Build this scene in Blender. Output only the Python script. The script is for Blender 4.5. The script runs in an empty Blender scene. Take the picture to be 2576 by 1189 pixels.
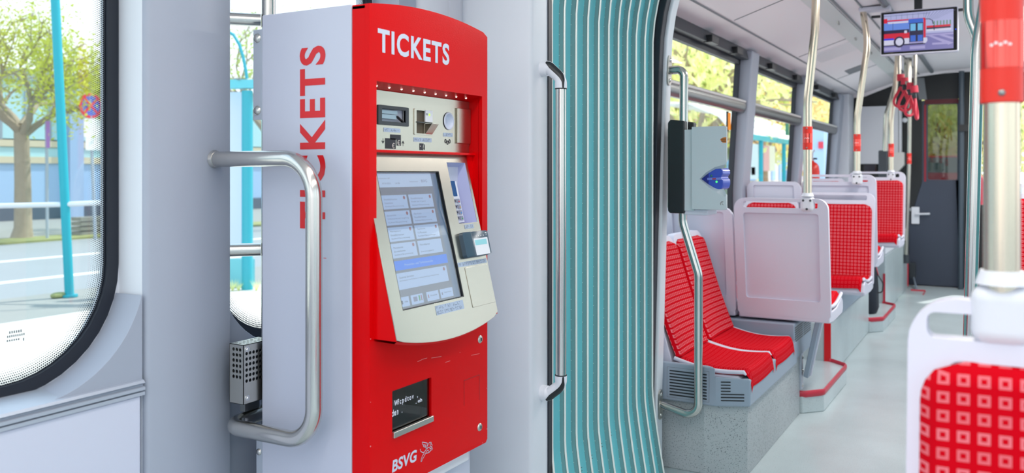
import bpy, bmesh, math, random
from mathutils import Vector, Matrix
from mathutils.geometry import tessellate_polygon

SC = bpy.context.scene
COL = SC.collection
random.seed(7)
PI = math.pi

# ------------------------------------------------------------------ camera
FPX, CX, HY, TH, EYE = 2168.0, 1288.0, 433.0, math.radians(29.63), 1.25
CT, ST = math.cos(TH), math.sin(TH)
cam_d = bpy.data.cameras.new('camera')
cam = bpy.data.objects.new('camera', cam_d)
COL.objects.link(cam)
cam.location = (0, 0, EYE)
cam.rotation_euler = (PI / 2, 0, TH - PI / 2)
cam_d.sensor_width = 36.0
cam_d.lens = 36.0 * FPX / 2576.0
cam_d.shift_y = -(594.5 - HY) / 2576.0
cam_d.clip_start = 0.05
cam_d.clip_end = 400
cam_d.dof.use_dof = True
cam_d.dof.focus_distance = 2.5
cam_d.dof.aperture_fstop = 4.0
SC.camera = cam

# ------------------------------------------------------------------ sky, sun, exposure
SC.view_settings.view_transform = 'Standard'
SC.view_settings.look = 'None'
SC.view_settings.gamma = 1.0
SC.view_settings.use_curve_mapping = False
SC.view_settings.exposure = 0.02
try:
    SC.cycles.max_bounces = 9
    SC.cycles.diffuse_bounces = 5
    SC.cycles.glossy_bounces = 4
    SC.cycles.transparent_max_bounces = 16
    SC.cycles.caustics_reflective = False
    SC.cycles.caustics_refractive = False
    SC.cycles.sample_clamp_indirect = 6.0
    SC.cycles.use_denoising = True
except Exception:
    pass
world = bpy.data.worlds.new('sky')
SC.world = world
world.use_nodes = True
wn, wl = world.node_tree.nodes, world.node_tree.links
wn.clear()
w_out = wn.new('ShaderNodeOutputWorld')
w_bg = wn.new('ShaderNodeBackground')
w_tc = wn.new('ShaderNodeTexCoord')
w_sep = wn.new('ShaderNodeSeparateXYZ')
w_ramp = wn.new('ShaderNodeValToRGB')
w_ramp.color_ramp.elements[0].position = 0.0
w_ramp.color_ramp.elements[0].color = (0.95, 0.97, 1.0, 1)
w_ramp.color_ramp.elements[1].position = 0.9
w_ramp.color_ramp.elements[1].color = (0.55, 0.76, 1.0, 1)
wl.new(w_tc.outputs['Generated'], w_sep.inputs[0])
wl.new(w_sep.outputs['Z'], w_ramp.inputs[0])
wl.new(w_ramp.outputs[0], w_bg.inputs[0])
wl.new(w_bg.outputs[0], w_out.inputs[0])
w_bg.inputs[1].default_value = 2.0
sun_d = bpy.data.lights.new('sun', 'SUN')
sun_d.energy = 5.0
sun_d.angle = math.radians(1.2)
sun_d.color = (1.0, 0.96, 0.9)
sun = bpy.data.objects.new('sun', sun_d)
COL.objects.link(sun)
sv = Vector((-math.cos(math.radians(20)) * math.cos(math.radians(52)), math.sin(math.radians(20)) * math.cos(math.radians(52)), -math.sin(math.radians(52))))
sun.rotation_euler = sv.to_track_quat('-Z', 'Y').to_euler()
sun.location = (20, -10, 30)

# ------------------------------------------------------------------ pixel to place
def ray(u, v):
    t = (u - CX) / FPX
    return Vector((CT + t * ST, ST - t * CT, (HY - v) / FPX))
EP = Vector((0, 0, EYE))
def on_y(u, v, y): r = ray(u, v); return EP + r * (y / r.y)
def on_x(u, v, x): r = ray(u, v); return EP + r * (x / r.x)
def on_z(u, v, z): r = ray(u, v); return EP + r * ((z - EYE) / r.z)
def on_d(u, v, d): return EP + ray(u, v) * d
def on_p(u, v, p, n):
    r = ray(u, v); n = Vector(n)
    return EP + r * ((Vector(p) - EP).dot(n) / r.dot(n))

# ------------------------------------------------------------------ materials
def lin(c):
    return tuple((x / 255 / 12.92) if x / 255 <= 0.04045 else ((x / 255 + 0.055) / 1.055) ** 2.4 for x in c) + (1,)
MATS = {}
def mat(name, rgb, rough=0.5, metal=0.0, bump=0.0, bscale=200.0, var=0.0, vscale=8.0, spec=0.5, emit=None, estr=0.0, coat=0.0):
    m = bpy.data.materials.new(name)
    m.use_nodes = True
    N, L = m.node_tree.nodes, m.node_tree.links
    b = N['Principled BSDF']
    c = lin(rgb)
    b.inputs['Base Color'].default_value = c
    b.inputs['Roughness'].default_value = rough
    b.inputs['Metallic'].default_value = metal
    b.inputs['Specular IOR Level'].default_value = spec
    if coat:
        b.inputs['Coat Weight'].default_value = coat
        b.inputs['Coat Roughness'].default_value = 0.08
    tc = N.new('ShaderNodeTexCoord')
    if bump:
        nz = N.new('ShaderNodeTexNoise'); nz.inputs['Scale'].default_value = bscale; nz.inputs['Detail'].default_value = 2
        bp = N.new('ShaderNodeBump'); bp.inputs['Strength'].default_value = bump; bp.inputs['Distance'].default_value = 0.002
        L.new(tc.outputs['Object'], nz.inputs['Vector']); L.new(nz.outputs['Fac'], bp.inputs['Height']); L.new(bp.outputs['Normal'], b.inputs['Normal'])
    if var:
        nz = N.new('ShaderNodeTexNoise'); nz.inputs['Scale'].default_value = vscale; nz.inputs['Detail'].default_value = 4
        mr = N.new('ShaderNodeMapRange'); mr.inputs['To Min'].default_value = 1 - var; mr.inputs['To Max'].default_value = 1 + var
        mx = N.new('ShaderNodeMix'); mx.data_type = 'RGBA'; mx.blend_type = 'MULTIPLY'; mx.inputs['Factor'].default_value = 1
        L.new(tc.outputs['Object'], nz.inputs['Vector']); L.new(nz.outputs['Fac'], mr.inputs['Value'])
        mx.inputs[6].default_value = c
        L.new(mr.outputs[0], mx.inputs[7]); L.new(mx.outputs[2], b.inputs['Base Color'])
    if emit:
        b.inputs['Emission Color'].default_value = lin(emit); b.inputs['Emission Strength'].default_value = estr
    MATS[name] = m
    return m

def speckle(name, rgb, dark, rough=0.45, scale=260.0, amount=0.34):
    m = mat(name, rgb, rough)
    N, L = m.node_tree.nodes, m.node_tree.links
    b = N['Principled BSDF']
    tc = N.new('ShaderNodeTexCoord')
    vo = N.new('ShaderNodeTexNoise'); vo.inputs['Scale'].default_value = scale; vo.inputs['Detail'].default_value = 1
    cr = N.new('ShaderNodeValToRGB'); cr.color_ramp.elements[0].position = amount - 0.03; cr.color_ramp.elements[1].position = amount
    cr.color_ramp.elements[0].color = lin(dark); cr.color_ramp.elements[1].color = lin(rgb)
    n2 = N.new('ShaderNodeTexNoise'); n2.inputs['Scale'].default_value = 3.0; n2.inputs['Detail'].default_value = 5
    mr = N.new('ShaderNodeMapRange'); mr.inputs['To Min'].default_value = 0.74; mr.inputs['To Max'].default_value = 1.18  # broad tone variation, also standing in for dark reflection patches on the floor
    mx = N.new('ShaderNodeMix'); mx.data_type = 'RGBA'; mx.blend_type = 'MULTIPLY'; mx.inputs['Factor'].default_value = 1
    L.new(tc.outputs['Object'], vo.inputs['Vector']); L.new(tc.outputs['Object'], n2.inputs['Vector'])
    L.new(vo.outputs['Fac'], cr.inputs[0]); L.new(n2.outputs['Fac'], mr.inputs['Value'])
    L.new(cr.outputs[0], mx.inputs[6]); L.new(mr.outputs[0], mx.inputs[7]); L.new(mx.outputs[2], b.inputs['Base Color'])
    return m

def fabric(name, base, sq, pitch=0.0221, size=0.0135, line=0.0036):
    """red cloth woven with small hollow squares, laid out in the mesh's own UV metres"""
    m = mat(name, base, 0.9, spec=0.08)
    N, L = m.node_tree.nodes, m.node_tree.links
    b = N['Principled BSDF']
    uv = N.new('ShaderNodeUVMap'); uv.uv_map = 'UVMap'
    sp = N.new('ShaderNodeSeparateXYZ'); L.new(uv.outputs[0], sp.inputs[0])
    def mth(op, a, bb=None, cc=None):
        n = N.new('ShaderNodeMath'); n.operation = op
        for i, x in enumerate((a, bb, cc)):
            if x is None: continue
            if isinstance(x, (int, float)): n.inputs[i].default_value = x
            else: L.new(x, n.inputs[i])
        return n.outputs[0]
    d = []
    for k in (0, 1):
        f = mth('FRACT', mth('DIVIDE', sp.outputs[k], pitch))
        d.append(mth('MULTIPLY', mth('ABSOLUTE', mth('SUBTRACT', f, 0.5)), pitch))
    mxd = mth('MAXIMUM', d[0], d[1])
    outer = mth('LESS_THAN', mxd, size / 2)
    inner = mth('GREATER_THAN', mxd, size / 2 - line)
    ring = mth('MULTIPLY', outer, inner)
    # rows of weave differ a little in how bright the squares are
    row = mth('FLOOR', mth('DIVIDE', sp.outputs[1], pitch))
    wv = N.new('ShaderNodeTexWhiteNoise'); wv.noise_dimensions = '1D'; L.new(row, wv.inputs['W'])
    amt = mth('MULTIPLY_ADD', wv.outputs['Value'], 0.10, 0.34)
    nz = N.new('ShaderNodeTexNoise'); nz.inputs['Scale'].default_value = 1200; L.new(uv.outputs[0], nz.inputs['Vector'])
    amt = mth('MULTIPLY', amt, mth('MULTIPLY_ADD', nz.outputs['Fac'], 0.9, 0.5))
    fac = mth('MINIMUM', mth('MULTIPLY', ring, amt), 1.0)
    mx = N.new('ShaderNodeMix'); mx.data_type = 'RGBA'
    mx.inputs[6].default_value = lin(base); mx.inputs[7].default_value = lin(sq)
    L.new(fac, mx.inputs[0]); L.new(mx.outputs[2], b.inputs['Base Color'])
    return m

def glass(name, tint=(245, 250, 250), refl=0.06):
    m = bpy.data.materials.new(name); m.use_nodes = True
    N, L = m.node_tree.nodes, m.node_tree.links
    N.clear()
    o = N.new('ShaderNodeOutputMaterial'); t = N.new('ShaderNodeBsdfTransparent'); g = N.new('ShaderNodeBsdfGlossy'); x = N.new('ShaderNodeMixShader')
    t.inputs[0].default_value = lin(tint); g.inputs['Roughness'].default_value = 0.01
    x.inputs[0].default_value = refl
    L.new(t.outputs[0], x.inputs[1]); L.new(g.outputs[0], x.inputs[2]); L.new(x.outputs[0], o.inputs[0])
    MATS[name] = m
    return m

def frit(name):
    """black ceramic dots printed on glass: they grow towards the outer edge (UV v = 1)"""
    m = mat(name, (18, 22, 34), 0.25)
    N, L = m.node_tree.nodes, m.node_tree.links
    b = N['Principled BSDF']; o = [n for n in N if n.type == 'OUTPUT_MATERIAL'][0]
    uv = N.new('ShaderNodeUVMap'); uv.uv_map = 'UVMap'
    sp = N.new('ShaderNodeSeparateXYZ'); L.new(uv.outputs[0], sp.inputs[0])
    def mth(op, a, bb=None):
        n = N.new('ShaderNodeMath'); n.operation = op
        for i, x in enumerate((a, bb)):
            if x is None: continue
            if isinstance(x, (int, float)): n.inputs[i].default_value = x
            else: L.new(x, n.inputs[i])
        return n.outputs[0]
    P = 0.0046
    q = mth('DIVIDE', sp.outputs[1], P)
    half = mth('MULTIPLY', mth('MODULO', mth('FLOOR', q), 2.0), 0.5)
    fu = mth('SUBTRACT', mth('FRACT', mth('ADD', mth('DIVIDE', sp.outputs[0], P), half)), 0.5)
    fv = mth('SUBTRACT', mth('FRACT', q), 0.5)
    dist = mth('SQRT', mth('ADD', mth('MULTIPLY', fu, fu), mth('MULTIPLY', fv, fv)))
    rad = mth('ADD', mth('MULTIPLY', mth('DIVIDE', sp.outputs[1], 0.042), 0.46), 0.06)
    dot = mth('LESS_THAN', dist, rad)
    t = N.new('ShaderNodeBsdfTransparent'); x = N.new('ShaderNodeMixShader')
    L.new(dot, x.inputs[0]); L.new(t.outputs[0], x.inputs[1]); L.new(b.outputs[0], x.inputs[2]); L.new(x.outputs[0], o.inputs[0])
    return m

RED = mat('red_lacquer', (214, 4, 10), 0.22, bump=0.14, bscale=380, spec=0.11)
RED2 = mat('red_vinyl', (208, 12, 24), 0.3)
GREYBODY = mat('machine_grey', (192, 196, 212), 0.32, bump=0.05, bscale=500, coat=0.15)
PANEL = mat('panel_grey', (162, 169, 183), 0.42, var=0.02)
PANELW = mat('panel_white', (214, 217, 224), 0.4, var=0.02)
TRIMW = mat('trim_white', (222, 226, 232), 0.35)
SILLG = mat('sill_aluminium', (186, 194, 206), 0.38, metal=0.35)
LOWW = mat('lower_panel_white', (206, 210, 226), 0.4)
STEEL = mat('stainless_steel', (205, 203, 198), 0.2, metal=1.0)
WSTEEL = mat('warm_steel_tube', (226, 212, 190), 0.22, metal=1.0)
STEELB = mat('brushed_steel', (200, 198, 190), 0.33, metal=1.0, bump=0.05, bscale=700)
STEELW = mat('warm_brushed_steel', (196, 191, 178), 0.25, metal=1.0, bump=0.03, bscale=900)
STEELD = mat('dull_steel', (150, 152, 150), 0.32, metal=1.0)
CHROME = mat('chrome', (225, 225, 225), 0.08, metal=1.0)
ALU = mat('rib_aluminium', (240, 240, 234), 0.3, metal=0.2)
BLACKR = mat('black_rubber', (20, 26, 38), 0.45)
BLACKP = mat('black_plastic', (26, 30, 34), 0.4)
BLACKG = mat('black_gloss', (10, 11, 12), 0.08)
DARKG = mat('dark_grey', (52, 58, 64), 0.45)
MIDG = mat('mid_grey', (120, 124, 128), 0.45)
CABBLACK = mat('cab_black', (24, 28, 30), 0.5)
CABDOOR = mat('cab_door_anthracite', (58, 66, 82), 0.5, bump=0.05)
WHITEP = mat('white_plastic', (226, 228, 234), 0.35)
LILAC = mat('seat_back_plastic', (216, 215, 228), 0.4, bump=0.03, bscale=600)
BENCHG = mat('bench_grey_plastic', (150, 163, 178), 0.45, bump=0.04, bscale=500)
CEILW = mat('ceiling_white', (242, 236, 238), 0.5)
CEILG = mat('ceiling_grey', (196, 194, 196), 0.5)
FABRIC = fabric('red_seat_cloth', (198, 2, 22), (255, 175, 185))
FABRIC2 = fabric('red_cloth_pan_sheen', (200, 4, 22), (222, 70, 84))  # same cloth, squares painted fainter to stand in for sheen on the pans
FLOORM = speckle('floor_vinyl', (188, 200, 202), (154, 166, 168), 0.28, 300, 0.36)
BASEM = speckle('base_vinyl', (178, 184, 186), (112, 118, 122), 0.5, 210, 0.37)
REDEDGE = mat('red_step_edge', (190, 42, 62), 0.4)
TEALB = mat('bellows_teal', (112, 196, 204), 0.36, var=0.05, vscale=5)
TEALD = mat('bellows_binding', (112, 156, 158), 0.5)
STITCH = mat('stitch_thread', (186, 206, 202), 0.5)
TEALP = mat('teal_paint', (24, 164, 180), 0.4)
GLASS = glass('window_glass')
GLASS2 = glass('shelter_glass', (215, 240, 244), 0.08)
FRIT = frit('frit_dots')
ORANGE = mat('orange_decal', (214, 120, 40), 0.4)
BLUEP = mat('blue_plastic', (58, 84, 190), 0.25)
BLUED = mat('dark_blue_plastic', (28, 40, 130), 0.25)
REDPL = mat('red_grip_plastic', (228, 44, 26), 0.35)
WHITEM = mat('white_marking', (240, 240, 240), 0.5)
STRAPR = mat('strap_red', (205, 48, 70), 0.45)
BRAILP = mat('braille_plate', (168, 184, 206), 0.5)
BRAILD = mat('braille_dot', (52, 58, 84), 0.5)
SILVERTXT = mat('silver_lettering', (200, 208, 224), 0.45)
def glow(name, rgb, s):
    return mat(name, (10, 10, 10), 0.35, emit=rgb, estr=s)
GRIPM = mat('grip_label', (246, 96, 88), 0.12, metal=1.0)
GREENL = glow('green_light', (80, 240, 130), 1.2)

# ------------------------------------------------------------------ mesh builder
def frame_path(pts):
    """tangents and a twist-free normal along a path"""
    n = len(pts); T = []
    for i in range(n):
        a = pts[max(i - 1, 0)]; b = pts[min(i + 1, n - 1)]
        T.append((b - a).normalized())
    up = Vector((0, 0, 1)) if abs(T[0].z) < 0.9 else Vector((1, 0, 0))
    N = [(up - T[0] * up.dot(T[0])).normalized()]
    for i in range(1, n):
        v = N[-1] - T[i] * N[-1].dot(T[i])
        N.append(v.normalized() if v.length > 1e-6 else N[-1])
    return T, N

def fillet(pts, r, seg=8):
    """polyline with rounded corners; r a number or one per inner point"""
    pts = [Vector(p) for p in pts]
    out = [pts[0]]
    for i in range(1, len(pts) - 1):
        a, b, c = pts[i - 1], pts[i], pts[i + 1]
        rr = r if isinstance(r, (int, float)) else r[i - 1]
        u, v = (a - b).normalized(), (c - b).normalized()
        ang = u.angle(v)
        if ang > PI - 0.02 or rr <= 0: out.append(b); continue
        t = min(rr / math.tan(ang / 2), (a - b).length * 0.49, (c - b).length * 0.49)
        rr = t * math.tan(ang / 2)
        cen = b + (u + v).normalized() * (rr / math.sin(ang / 2))
        p0, p1 = b + u * t, b + v * t
        w0, w1 = p0 - cen, p1 - cen
        tot = w0.angle(w1); ax = w0.cross(w1).normalized()
        for k in range(seg + 1):
            out.append(cen + Matrix.Rotation(tot * k / seg, 3, ax) @ w0)
    out.append(pts[-1])
    return out

def rrect(x0, x1, y0, y1, r, seg=5):
    out = []
    rs = r if isinstance(r, (tuple, list)) else (r,) * 4     # bl, br, tr, tl
    for (cx, cy, a0, rr) in ((x0, y0, PI, rs[0]), (x1, y0, 1.5 * PI, rs[1]), (x1, y1, 0, rs[2]), (x0, y1, 0.5 * PI, rs[3])):
        sx = 1 if cx == x0 else -1; sy = 1 if cy == y0 else -1
        if rr <= 0: out.append((cx, cy)); continue
        ox, oy = cx + sx * rr, cy + sy * rr
        for k in range(seg + 1):
            a = a0 + (PI / 2) * k / seg
            out.append((ox + rr * math.cos(a), oy + rr * math.sin(a)))
    return out
def circ(cx, cy, r, n=16, rx=None):
    return [(cx + (rx or r) * math.cos(2 * PI * k / n), cy + r * math.sin(2 * PI * k / n)) for k in range(n)]

class MB:
    def __init__(s): s.v = []; s.f = []; s.m = []; s.uv = {}
    def add(s, vs, fs, m=0):
        o = len(s.v); s.v += [Vector(p) for p in vs]
        for f in fs: s.f.append([i + o for i in f]); s.m.append(m)
        s.last = o
        return s
    def poly(s, pts, m=0): s.add(pts, [list(range(len(pts)))], m); return s
    def box(s, x0, x1, y0, y1, z0, z1, m=0):
        v = [(x, y, z) for x in (x0, x1) for y in (y0, y1) for z in (z0, z1)]
        s.add(v, [(0, 1, 3, 2), (4, 6, 7, 5), (0, 4, 5, 1), (2, 3, 7, 6), (0, 2, 6, 4), (1, 5, 7, 3)], m); return s
    def obox(s, c, ax, ay, az, m=0):
        """box about c with half-axis vectors"""
        c = Vector(c); ax, ay, az = Vector(ax), Vector(ay), Vector(az)
        v = [c + ax * i + ay * j + az * k for i in (-1, 1) for j in (-1, 1) for k in (-1, 1)]
        s.add(v, [(0, 1, 3, 2), (4, 6, 7, 5), (0, 4, 5, 1), (2, 3, 7, 6), (0, 2, 6, 4), (1, 5, 7, 3)], m); return s
    def prism(s, pts, a, b, f, m=0):
        n = len(pts)
        v = [f(p, q, a) for p, q in pts] + [f(p, q, b) for p, q in pts]
        fs = [list(range(n))[::-1], list(range(n, 2 * n))] + [(i, (i + 1) % n, n + (i + 1) % n, n + i) for i in range(n)]
        s.add(v, fs, m); return s
    def holed(s, outer, holes, a, b, f, m=0, mh=None):
        loops = [outer] + holes
        tri = tessellate_polygon([[Vector((p, q, 0)) for p, q in l] for l in loops])
        flat = [pq for l in loops for pq in l]; n = len(flat)
        v = [f(p, q, a) for p, q in flat] + [f(p, q, b) for p, q in flat]
        fs = [tuple(t)[::-1] for t in tri] + [tuple(i + n for i in t) for t in tri]
        s.add(v, fs, m); o = s.last
        st = 0
        for li, l in enumerate(loops):
            k = len(l)
            for i in range(k):
                s.f.append([o + st + i, o + st + (i + 1) % k, o + n + st + (i + 1) % k, o + n + st + i])
                s.m.append(m if (li == 0 or mh is None) else mh)
            st += k
        return s
    def sheet(s, pts, f, n=0.0, m=0):
        """flat polygon (may be concave) on a surface"""
        tri = tessellate_polygon([[Vector((p, q, 0)) for p, q in pts]])
        s.add([f(p, q, n) for p, q in pts], [tuple(t) for t in tri], m); return s
    def tube(s, path, r, seg=16, m=0, cap=True, flat=1.0):
        path = [Vector(p) for p in path]; T, N = frame_path(path)
        rs = r if isinstance(r, (list, tuple)) else [r] * len(path)
        v = []
        for p, t, nn, rr in zip(path, T, N, rs):
            bn = t.cross(nn)
            for k in range(seg):
                a = 2 * PI * k / seg
                v.append(p + nn * (rr * math.cos(a)) + bn * (rr * flat * math.sin(a)))
        fs = []
        for i in range(len(path) - 1):
            for k in range(seg):
                k2 = (k + 1) % seg
                fs.append((i * seg + k, i * seg + k2, (i + 1) * seg + k2, (i + 1) * seg + k))
        if cap:
            fs.append(list(range(seg))[::-1]); e = (len(path) - 1) * seg; fs.append([e + k for k in range(seg)])
        s.add(v, fs, m); return s
    def cyl(s, p0, p1, r, seg=20, m=0, r1=None):
        return s.tube([p0, p1], [r, r if r1 is None else r1], seg, m)
    def dome(s, c, ax, r, h, seg=16, m=0, rings=4):
        """low round head (screw, bolt) on a surface at c, facing ax"""
        ax = Vector(ax).normalized(); c = Vector(c)
        path = [c + ax * (h * math.sin(PI / 2 * k / rings)) for k in range(rings + 1)]
        rs = [max(r * math.cos(PI / 2 * k / rings), r * 0.02) for k in range(rings + 1)]
        t = ax; up = Vector((0, 0, 1)) if abs(t.z) < 0.9 else Vector((1, 0, 0))
        nn = (up - t * up.dot(t)).normalized(); bn = t.cross(nn)
        v = [p + (nn * math.cos(2 * PI * k / seg) + bn * math.sin(2 * PI * k / seg)) * rr for p, rr in zip(path, rs) for k in range(seg)]
        fs = [(i * seg + k, i * seg + (k + 1) % seg, (i + 1) * seg + (k + 1) % seg, (i + 1) * seg + k) for i in range(rings) for k in range(seg)]
        fs.append([rings * seg + k for k in range(seg)])
        s.add(v, fs, m); return s
    def ball(s, c, r, seg=14, rings=8, m=0, sc=(1, 1, 1)):
        c = Vector(c); v = []; fs = []
        for i in range(rings + 1):
            a = PI * i / rings
            for k in range(seg):
                b = 2 * PI * k / seg
                v.append(c + Vector((r * sc[0] * math.sin(a) * math.cos(b), r * sc[1] * math.sin(a) * math.sin(b), r * sc[2] * math.cos(a))))
        for i in range(rings):
            for k in range(seg):
                fs.append((i * seg + k, i * seg + (k + 1) % seg, (i + 1) * seg + (k + 1) % seg, (i + 1) * seg + k))
        s.add(v, fs, m); return s
    def grid(s, f, nu, nv, m=0, uvf=None):
        o = len(s.v)
        for j in range(nv + 1):
            for i in range(nu + 1):
                s.v.append(Vector(f(i / nu, j / nv)))
                if uvf: s.uv[len(s.v) - 1] = uvf(i / nu, j / nv)
        for j in range(nv):
            for i in range(nu):
                a = o + j * (nu + 1) + i
                s.f.append([a, a + 1, a + nu + 2, a + nu + 1]); s.m.append(m)
        return s
    def build(s, name, mats, parent=None, local=False, smooth=40, bevel=0.0, segs=2, solid=0.0):
        off = Vector((0, 0, 0))
        if parent is not None and not local:
            p = parent
            while p is not None: off += p.location; p = p.parent
        me = bpy.data.meshes.new(name)
        me.from_pydata([tuple(p - off) for p in s.v], [], s.f)
        for mm in (mats if isinstance(mats, (list, tuple)) else [mats]): me.materials.append(mm)
        for p, mi in zip(me.polygons, s.m): p.material_index = mi
        if s.uv:
            ul = me.uv_layers.new(name='UVMap')
            for lp in me.loops:
                ul.data[lp.index].uv = s.uv.get(lp.vertex_index, (0, 0))
        bm = bmesh.new(); bm.from_mesh(me)
        if not s.uv: bmesh.ops.remove_doubles(bm, verts=bm.verts, dist=1e-6)
        bmesh.ops.recalc_face_normals(bm, faces=bm.faces)
        bm.to_mesh(me); bm.free()
        if smooth:
            for p in me.polygons: p.use_smooth = True
            me.set_sharp_from_angle(angle=math.radians(smooth))
        o = bpy.data.objects.new(name, me)
        COL.objects.link(o)
        if parent is not None: o.parent = parent
        if solid:
            md = o.modifiers.new('thick', 'SOLIDIFY'); md.thickness = solid; md.offset = 0
        if bevel:
            md = o.modifiers.new('soft_edge', 'BEVEL'); md.width = bevel; md.segments = segs; md.limit_method = 'ANGLE'
            md.angle_limit = math.radians(35); md.harden_normals = True
        return o

def thing(name, label, cat, loc=(0, 0, 0), group=None, rotz=0.0):
    o = bpy.data.objects.new(name, None); COL.objects.link(o)
    o.empty_display_size = 0.05
    o.location = loc; o.rotation_euler = (0, 0, rotz)
    o['label'] = label; o['category'] = cat
    if group: o['group'] = group
    return o
def tag(o, label, cat, group=None):
    o['label'] = label; o['category'] = cat
    if group: o['group'] = group
    return o
def struct(o): o['kind'] = 'structure'; return o
def dup(root, label=None, loc=None, rotz=None, group=None):
    def cp(o, par):
        c = o.copy(); COL.objects.link(c)
        if par is not None: c.parent = par
        for ch in o.children: cp(ch, c)
        return c
    r = cp(root, None)
    if label: r['label'] = label
    if group: r['group'] = group
    if loc is not None: r.location = loc
    if rotz is not None: r.rotation_euler = (0, 0, rotz)
    return r

def text_mesh(body, f, p0, p1, q0, q1, n, material, parent, name='lettering', bold=0.0, gap=1.0, shear=0.0, align='LEFT', keep=False):
    """lettering fitted to a rectangle of a surface f(p, q, n)"""
    cu = bpy.data.curves.new('lettering', 'FONT'); cu.body = body; cu.offset = bold; cu.shear = shear; cu.space_character = gap
    cu.resolution_u = 4; cu.space_line = 1.1
    ob = bpy.data.objects.new('lettering', cu); COL.objects.link(ob)
    bpy.context.view_layer.update()
    me = bpy.data.meshes.new_from_object(ob.evaluated_get(bpy.context.evaluated_depsgraph_get()))
    bpy.data.objects.remove(ob)
    xs = [v.co.x for v in me.vertices]; ys = [v.co.y for v in me.vertices]
    x0, x1, y0, y1 = min(xs), max(xs), min(ys), max(ys)
    sx, sy = (p1 - p0) / (x1 - x0), (q1 - q0) / (y1 - y0)
    mb = MB()
    mb.add([f(p0 + (v.co.x - x0) * sx, q0 + (v.co.y - y0) * sy, n) for v in me.vertices], [list(p.vertices) for p in me.polygons])
    bpy.data.meshes.remove(me)
    if parent == 'raw': return mb
    return mb.build(name, material, parent, smooth=0)

# ================================================================== the tram's shell
YW, YG = 1.58, 1.67          # inner face of the left side wall, and the plane of its glass
def P_xz(y0):                # polygons in (x, z), depth towards the passenger (-y)
    return lambda p, q, n: (p, y0 - n, q)
def P_yz(x0):                # polygons in (y, z), depth towards the camera (-x)
    return lambda p, q, n: (x0 - n, p, q)

# floor and ceiling
struct(MB().box(-3.2, 12.2, -1.2, 1.7, -0.12, 0.0).build('floor', FLOORM))
prof = [(1.74, 2.06), (1.60, 2.09), (1.52, 2.125), (1.40, 2.14), (1.38, 2.14), (0.90, 2.30), (0.80, 2.335), (0.28, 2.37), (-0.24, 2.335), (-0.34, 2.30), (-0.82, 2.14), (-0.84, 2.14), (-0.96, 2.125), (-1.04, 2.09), (-1.18, 2.06)]
ring = prof + [(-1.18, 2.5), (1.74, 2.5)]
struct(MB().prism(ring, -3.2, 10.52, lambda p, q, n: (n, p, q)).build('ceiling', CEILW, smooth=30))
# dark groove between cove and ceiling panel, and the edge of the middle duct
for k, (yy, zz, r) in enumerate(((1.39, 2.137, 0.006), (0.9, 2.297, 0.008), (0.80, 2.33, 0.006))):
    struct(MB().tube([(3.47, yy, zz), (10.5, yy, zz)], r, 8).build('trim_%d' % (k + 1), MIDG))
# cross seams of the ceiling panels
CPn = Vector((0, 0.16, 0.48)).normalized(); CP0 = Vector((0, 1.38, 2.14))
def ceil_pt(u, v, lift=0.0): return on_p(u, v, CP0, (0, 0.16, 0.48)) - CPn * lift
def ceil_xy(x, y, lift=0.0):
    return Vector((x, y, 2.14 + (1.38 - y) / 3.0)) - CPn * lift
for k, x in enumerate((5.05, 6.9, 8.7)):
    struct(MB().tube([ceil_xy(x, 1.37, 0), ceil_xy(x, 0.91, 0)], 0.004, 6).build('trim_%d' % (k + 4), MIDG))

# ---- left wall, car with the ticket machine: lower part, window openings, pillars
def round_hole(x0, x1, z0, z1, r): return rrect(x0, x1, z0, z1, r, 10)
W1 = (-0.55, 1.204, 0.812, 2.0); W2 = (1.43, 2.07, 0.812, 2.0)
# body side behind the trim, with two round-cornered window openings
struct(MB().holed([(-3.2, -0.1), (2.42, -0.1), (2.42, 2.12), (-3.2, 2.12)], [round_hole(*W1, 0.24), round_hole(*W2, 0.235), round_hole(-2.6, -0.85, 0.812, 2.0, 0.24)], 0, -0.06, P_xz(YG)).build('wall_left', PANELW, smooth=30))
def window(n, w, r):
    x0, x1, z0, z1 = w
    root = MB().holed(round_hole(x0, x1, z0, z1, r), [round_hole(x0 + 0.026, x1 - 0.026, z0 + 0.026, z1 - 0.026, r - 0.022)], 0.003, -0.012, P_xz(YG)).build('window_%d' % n, BLACKR, smooth=40)
    struct(root)
    MB().prism(round_hole(x0 + 0.012, x1 - 0.012, z0 + 0.012, z1 - 0.012, r - 0.01), -0.0065, -0.010, P_xz(YG)).build('pane', GLASS, root, smooth=0)
    # printed dots fade inwards from the seal
    a = round_hole(x0 + 0.026, x1 - 0.026, z0 + 0.026, z1 - 0.026, r - 0.022)
    b = round_hole(x0 + 0.066, x1 - 0.066, z0 + 0.066, z1 - 0.066, max(r - 0.06, 0.02))
    # densify
    def dens(l, k=6):
        o = []
        for i in range(len(l)):
            p, q = l[i], l[(i + 1) % len(l)]
            for j in range(k): o.append((p[0] + (q[0] - p[0]) * j / k, p[1] + (q[1] - p[1]) * j / k))
        return o
    a, b = dens(a), dens(b)
    mb = MB(); n_ = len(a); s = 0; f = P_xz(YG)
    for i in range(n_ + 1):
        p, q = a[i % n_], b[i % n_]
        if i: s += math.dist(a[i % n_], a[(i - 1) % n_])
        mb.v += [Vector(f(*p, -0.0055)), Vector(f(*q, -0.0055))]
        mb.uv[2 * i] = (s, 0.040); mb.uv[2 * i + 1] = (s, 0.0)
        if i: mb.f.append([2 * i - 2, 2 * i, 2 * i + 1, 2 * i - 1]); mb.m.append(0)
    mb.build('dotted_border', FRIT, root, smooth=0)
    return root
win1 = window(1, W1, 0.24)
window(2, W2, 0.235)
window(3, (-2.6, -0.85, 0.812, 2.0), 0.24)
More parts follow.
